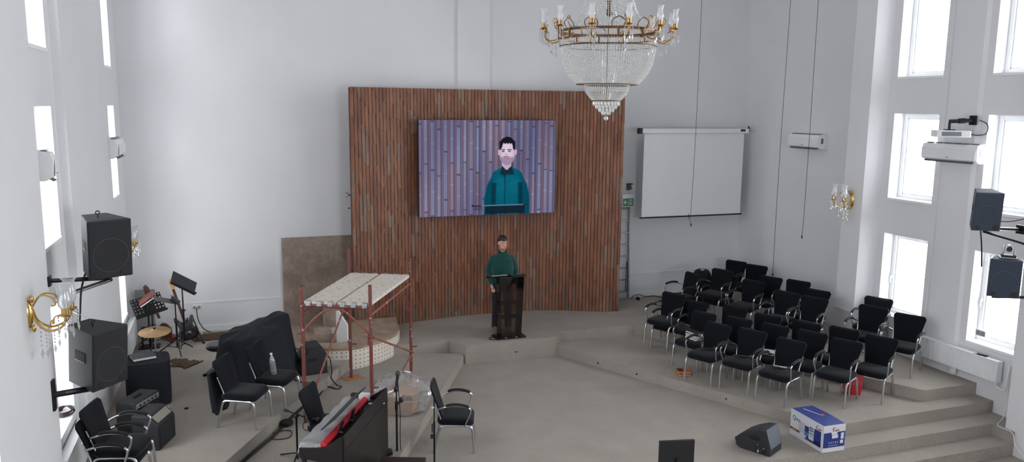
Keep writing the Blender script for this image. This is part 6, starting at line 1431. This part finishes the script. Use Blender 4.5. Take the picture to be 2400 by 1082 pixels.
# red bag, red parcel, blue ball
q=at(2002,928,Z=L1)
rb=thing('red_paper_bag','bright red paper bag standing on the floor beneath a front row chair','bag',(q.x+0.05,q.y+0.10,L1),math.radians(-32))
mb=MB(); mb.loft([[(-0.11,-0.05,0),(0.11,-0.05,0),(0.11,0.05,0),(-0.11,0.05,0)],[(-0.125,-0.05,0.15),(0.125,-0.05,0.15),(0.125,0.05,0.15),(-0.125,0.05,0.15)],[(-0.14,-0.015,0.31),(0.14,-0.02,0.31),(0.14,0.02,0.31),(-0.14,0.025,0.31)]],cap=True); obj('bag_body',mb,mat('bright_red_paper',srgb(190,28,36),0.5),rb,smooth=0)
mb=MB()
mb.tube(smoothpts([(-0.05,-0.02,0.30),(-0.04,-0.02,0.36),(0.04,-0.02,0.36),(0.05,-0.02,0.30)],4),0.004,6); obj('cord_handle',mb,mat('red_cord',srgb(150,20,28),0.6),rb)
q=at(1604,879,Z=L1)
pc_=thing('red_parcel','small red and orange parcel lying on the carpet before the left front row chair','parcel',(q.x,q.y+0.03,L1),math.radians(-12))
mb=MB(); mb.box((0,0,0.04),(0.22,0.14,0.08)); obj('parcel_body',mb,mat('red_orange_wrap',srgb(150,58,38),0.45,noise=(9,0.5,srgb(196,120,50))),pc_,bevel=0.012)
mb=MB(); mb.box((-0.06,0.0,0.085),(0.09,0.12,0.012)); obj('dark_lid',mb,mat('dark_brown_lid',srgb(62,40,32),0.6),pc_,bevel=0.004)
mb=MB(); mb.box((0.03,-0.0715,0.05),(0.14,0.002,0.006)); mb.box((0.0,-0.0715,0.012),(0.2,0.002,0.006)); obj('pale_stripe',mb,PAPER,pc_,smooth=0)['kind']='stuff'
q=at(1803,740,Z=L2+0.13)
w=MB(); w.ell((0,0,0.13),(0.13,0.13,0.13),24,14); tag(obj('blue_ball',w,mat('blue_rubber',srgb(40,92,170),0.4),loc=(q.x,q.y,L2)),'blue ball on the carpet seen between the upper tier chairs','ball')
# soft black case on the lone chair and cables by the wall
q=at(1658,650,Z=L2+0.75)
cs_=thing('soft_black_case','tall soft black instrument case with rounded top leaning behind the far left chair','case',(q.x+0.02,q.y+0.22,L2),math.radians(-32))
mb=MB(); mb.loft([[(x,y,z) for x,z in [(0.20*math.copysign(abs(math.cos(t))**0.6,math.cos(t)),0.45+0.43*math.copysign(abs(math.sin(t))**0.6,math.sin(t))) for t in [2*PI*i/32 for i in range(32)]]] for y in (-0.07,0.07)]); obj('case_body',mb,CLOTH,cs_,bevel=0.025)
mb=MB(); mb.tube(smoothpts([(-0.05,-0.075,0.80),(-0.04,-0.10,0.84),(0.04,-0.10,0.84),(0.05,-0.075,0.80)],4),0.009,6); obj('carry_handle',mb,RUBBER,cs_)
mb=MB(); mb.box((0,-0.074,0.878),(0.07,0.03,0.012)); obj('white_tag',mb,PAPER,cs_)
cord('wall_cable','black cable running along the skirting from the ladder to the choir',[at(1478,699,Z=L2+0.01),at(1488,692,Z=L2+0.06),at(1500,690,Z=L2+0.08),at(1512,694,Z=L2+0.02),at(1535,693,Z=L2+0.01),at(1560,698,Z=L2+0.01),at(1600,690,Z=L2+0.01)],0.008)
cord('floor_cable_loops','loose black cable loops lying on the carpet near the back wall',[at(1556,700,Z=L2+0.01),at(1575,705,Z=L2+0.01),at(1540,707,Z=L2+0.01),at(1532,713,Z=L2+0.01),at(1560,716,Z=L2+0.01),at(1566,709,Z=L2+0.01),at(1545,704,Z=L2+0.01),at(1570,698,Z=L2+0.01)],0.008)
q=at(1495,699,Z=L2+0.03); w=MB(); w.box((0,0,0.03),(0.05,0.09,0.06)); tag(obj('cable_adapter',w,RUBBER,loc=(q.x,q.y,L2),bevel=0.006),'small black adapter block on the carpet by the ladder foot','adapter')
q=at(1640,690,Z=L2+0.35)
# thin white cables below the radiator
cord('radiator_cable','thin white cable trailing down the wall past the steps',[(10.47,7.90,0.75),(10.46,7.87,0.45),(10.34,7.80,0.06),(10.09,7.68,0.012),(10.07,7.44,0.0),(10.06,7.36,-0.16),(10.05,7.1,-0.32)],0.006,PAPER)
# floor sockets: small black spots on the risers
for (px_,py_,lb) in ((1402,850,'leftmost'),(1493,876,'middle'),(1703,934,'rightmost')):
    q=at(px_,py_,Z=0.09); nrm=Vector((-0.893,-0.45,0)).normalized()
    w=MB(); w.ell((0,0,0),(0.018,0.012,0.014),8,6); tag(obj('cable_grommet',w,RUBBER,loc=q+nrm*0.01),lb+' small black cable hole in the riser before the choir','cable hole')
q=at(1204,819,Z=0.14); w=MB(); w.box((0,0,0),(0.05,0.012,0.012)); tag(obj('cable_grommet',w,RUBBER,loc=(q.x,12.565,q.z)),'small black cable hole in the podium riser below the lectern','cable hole')
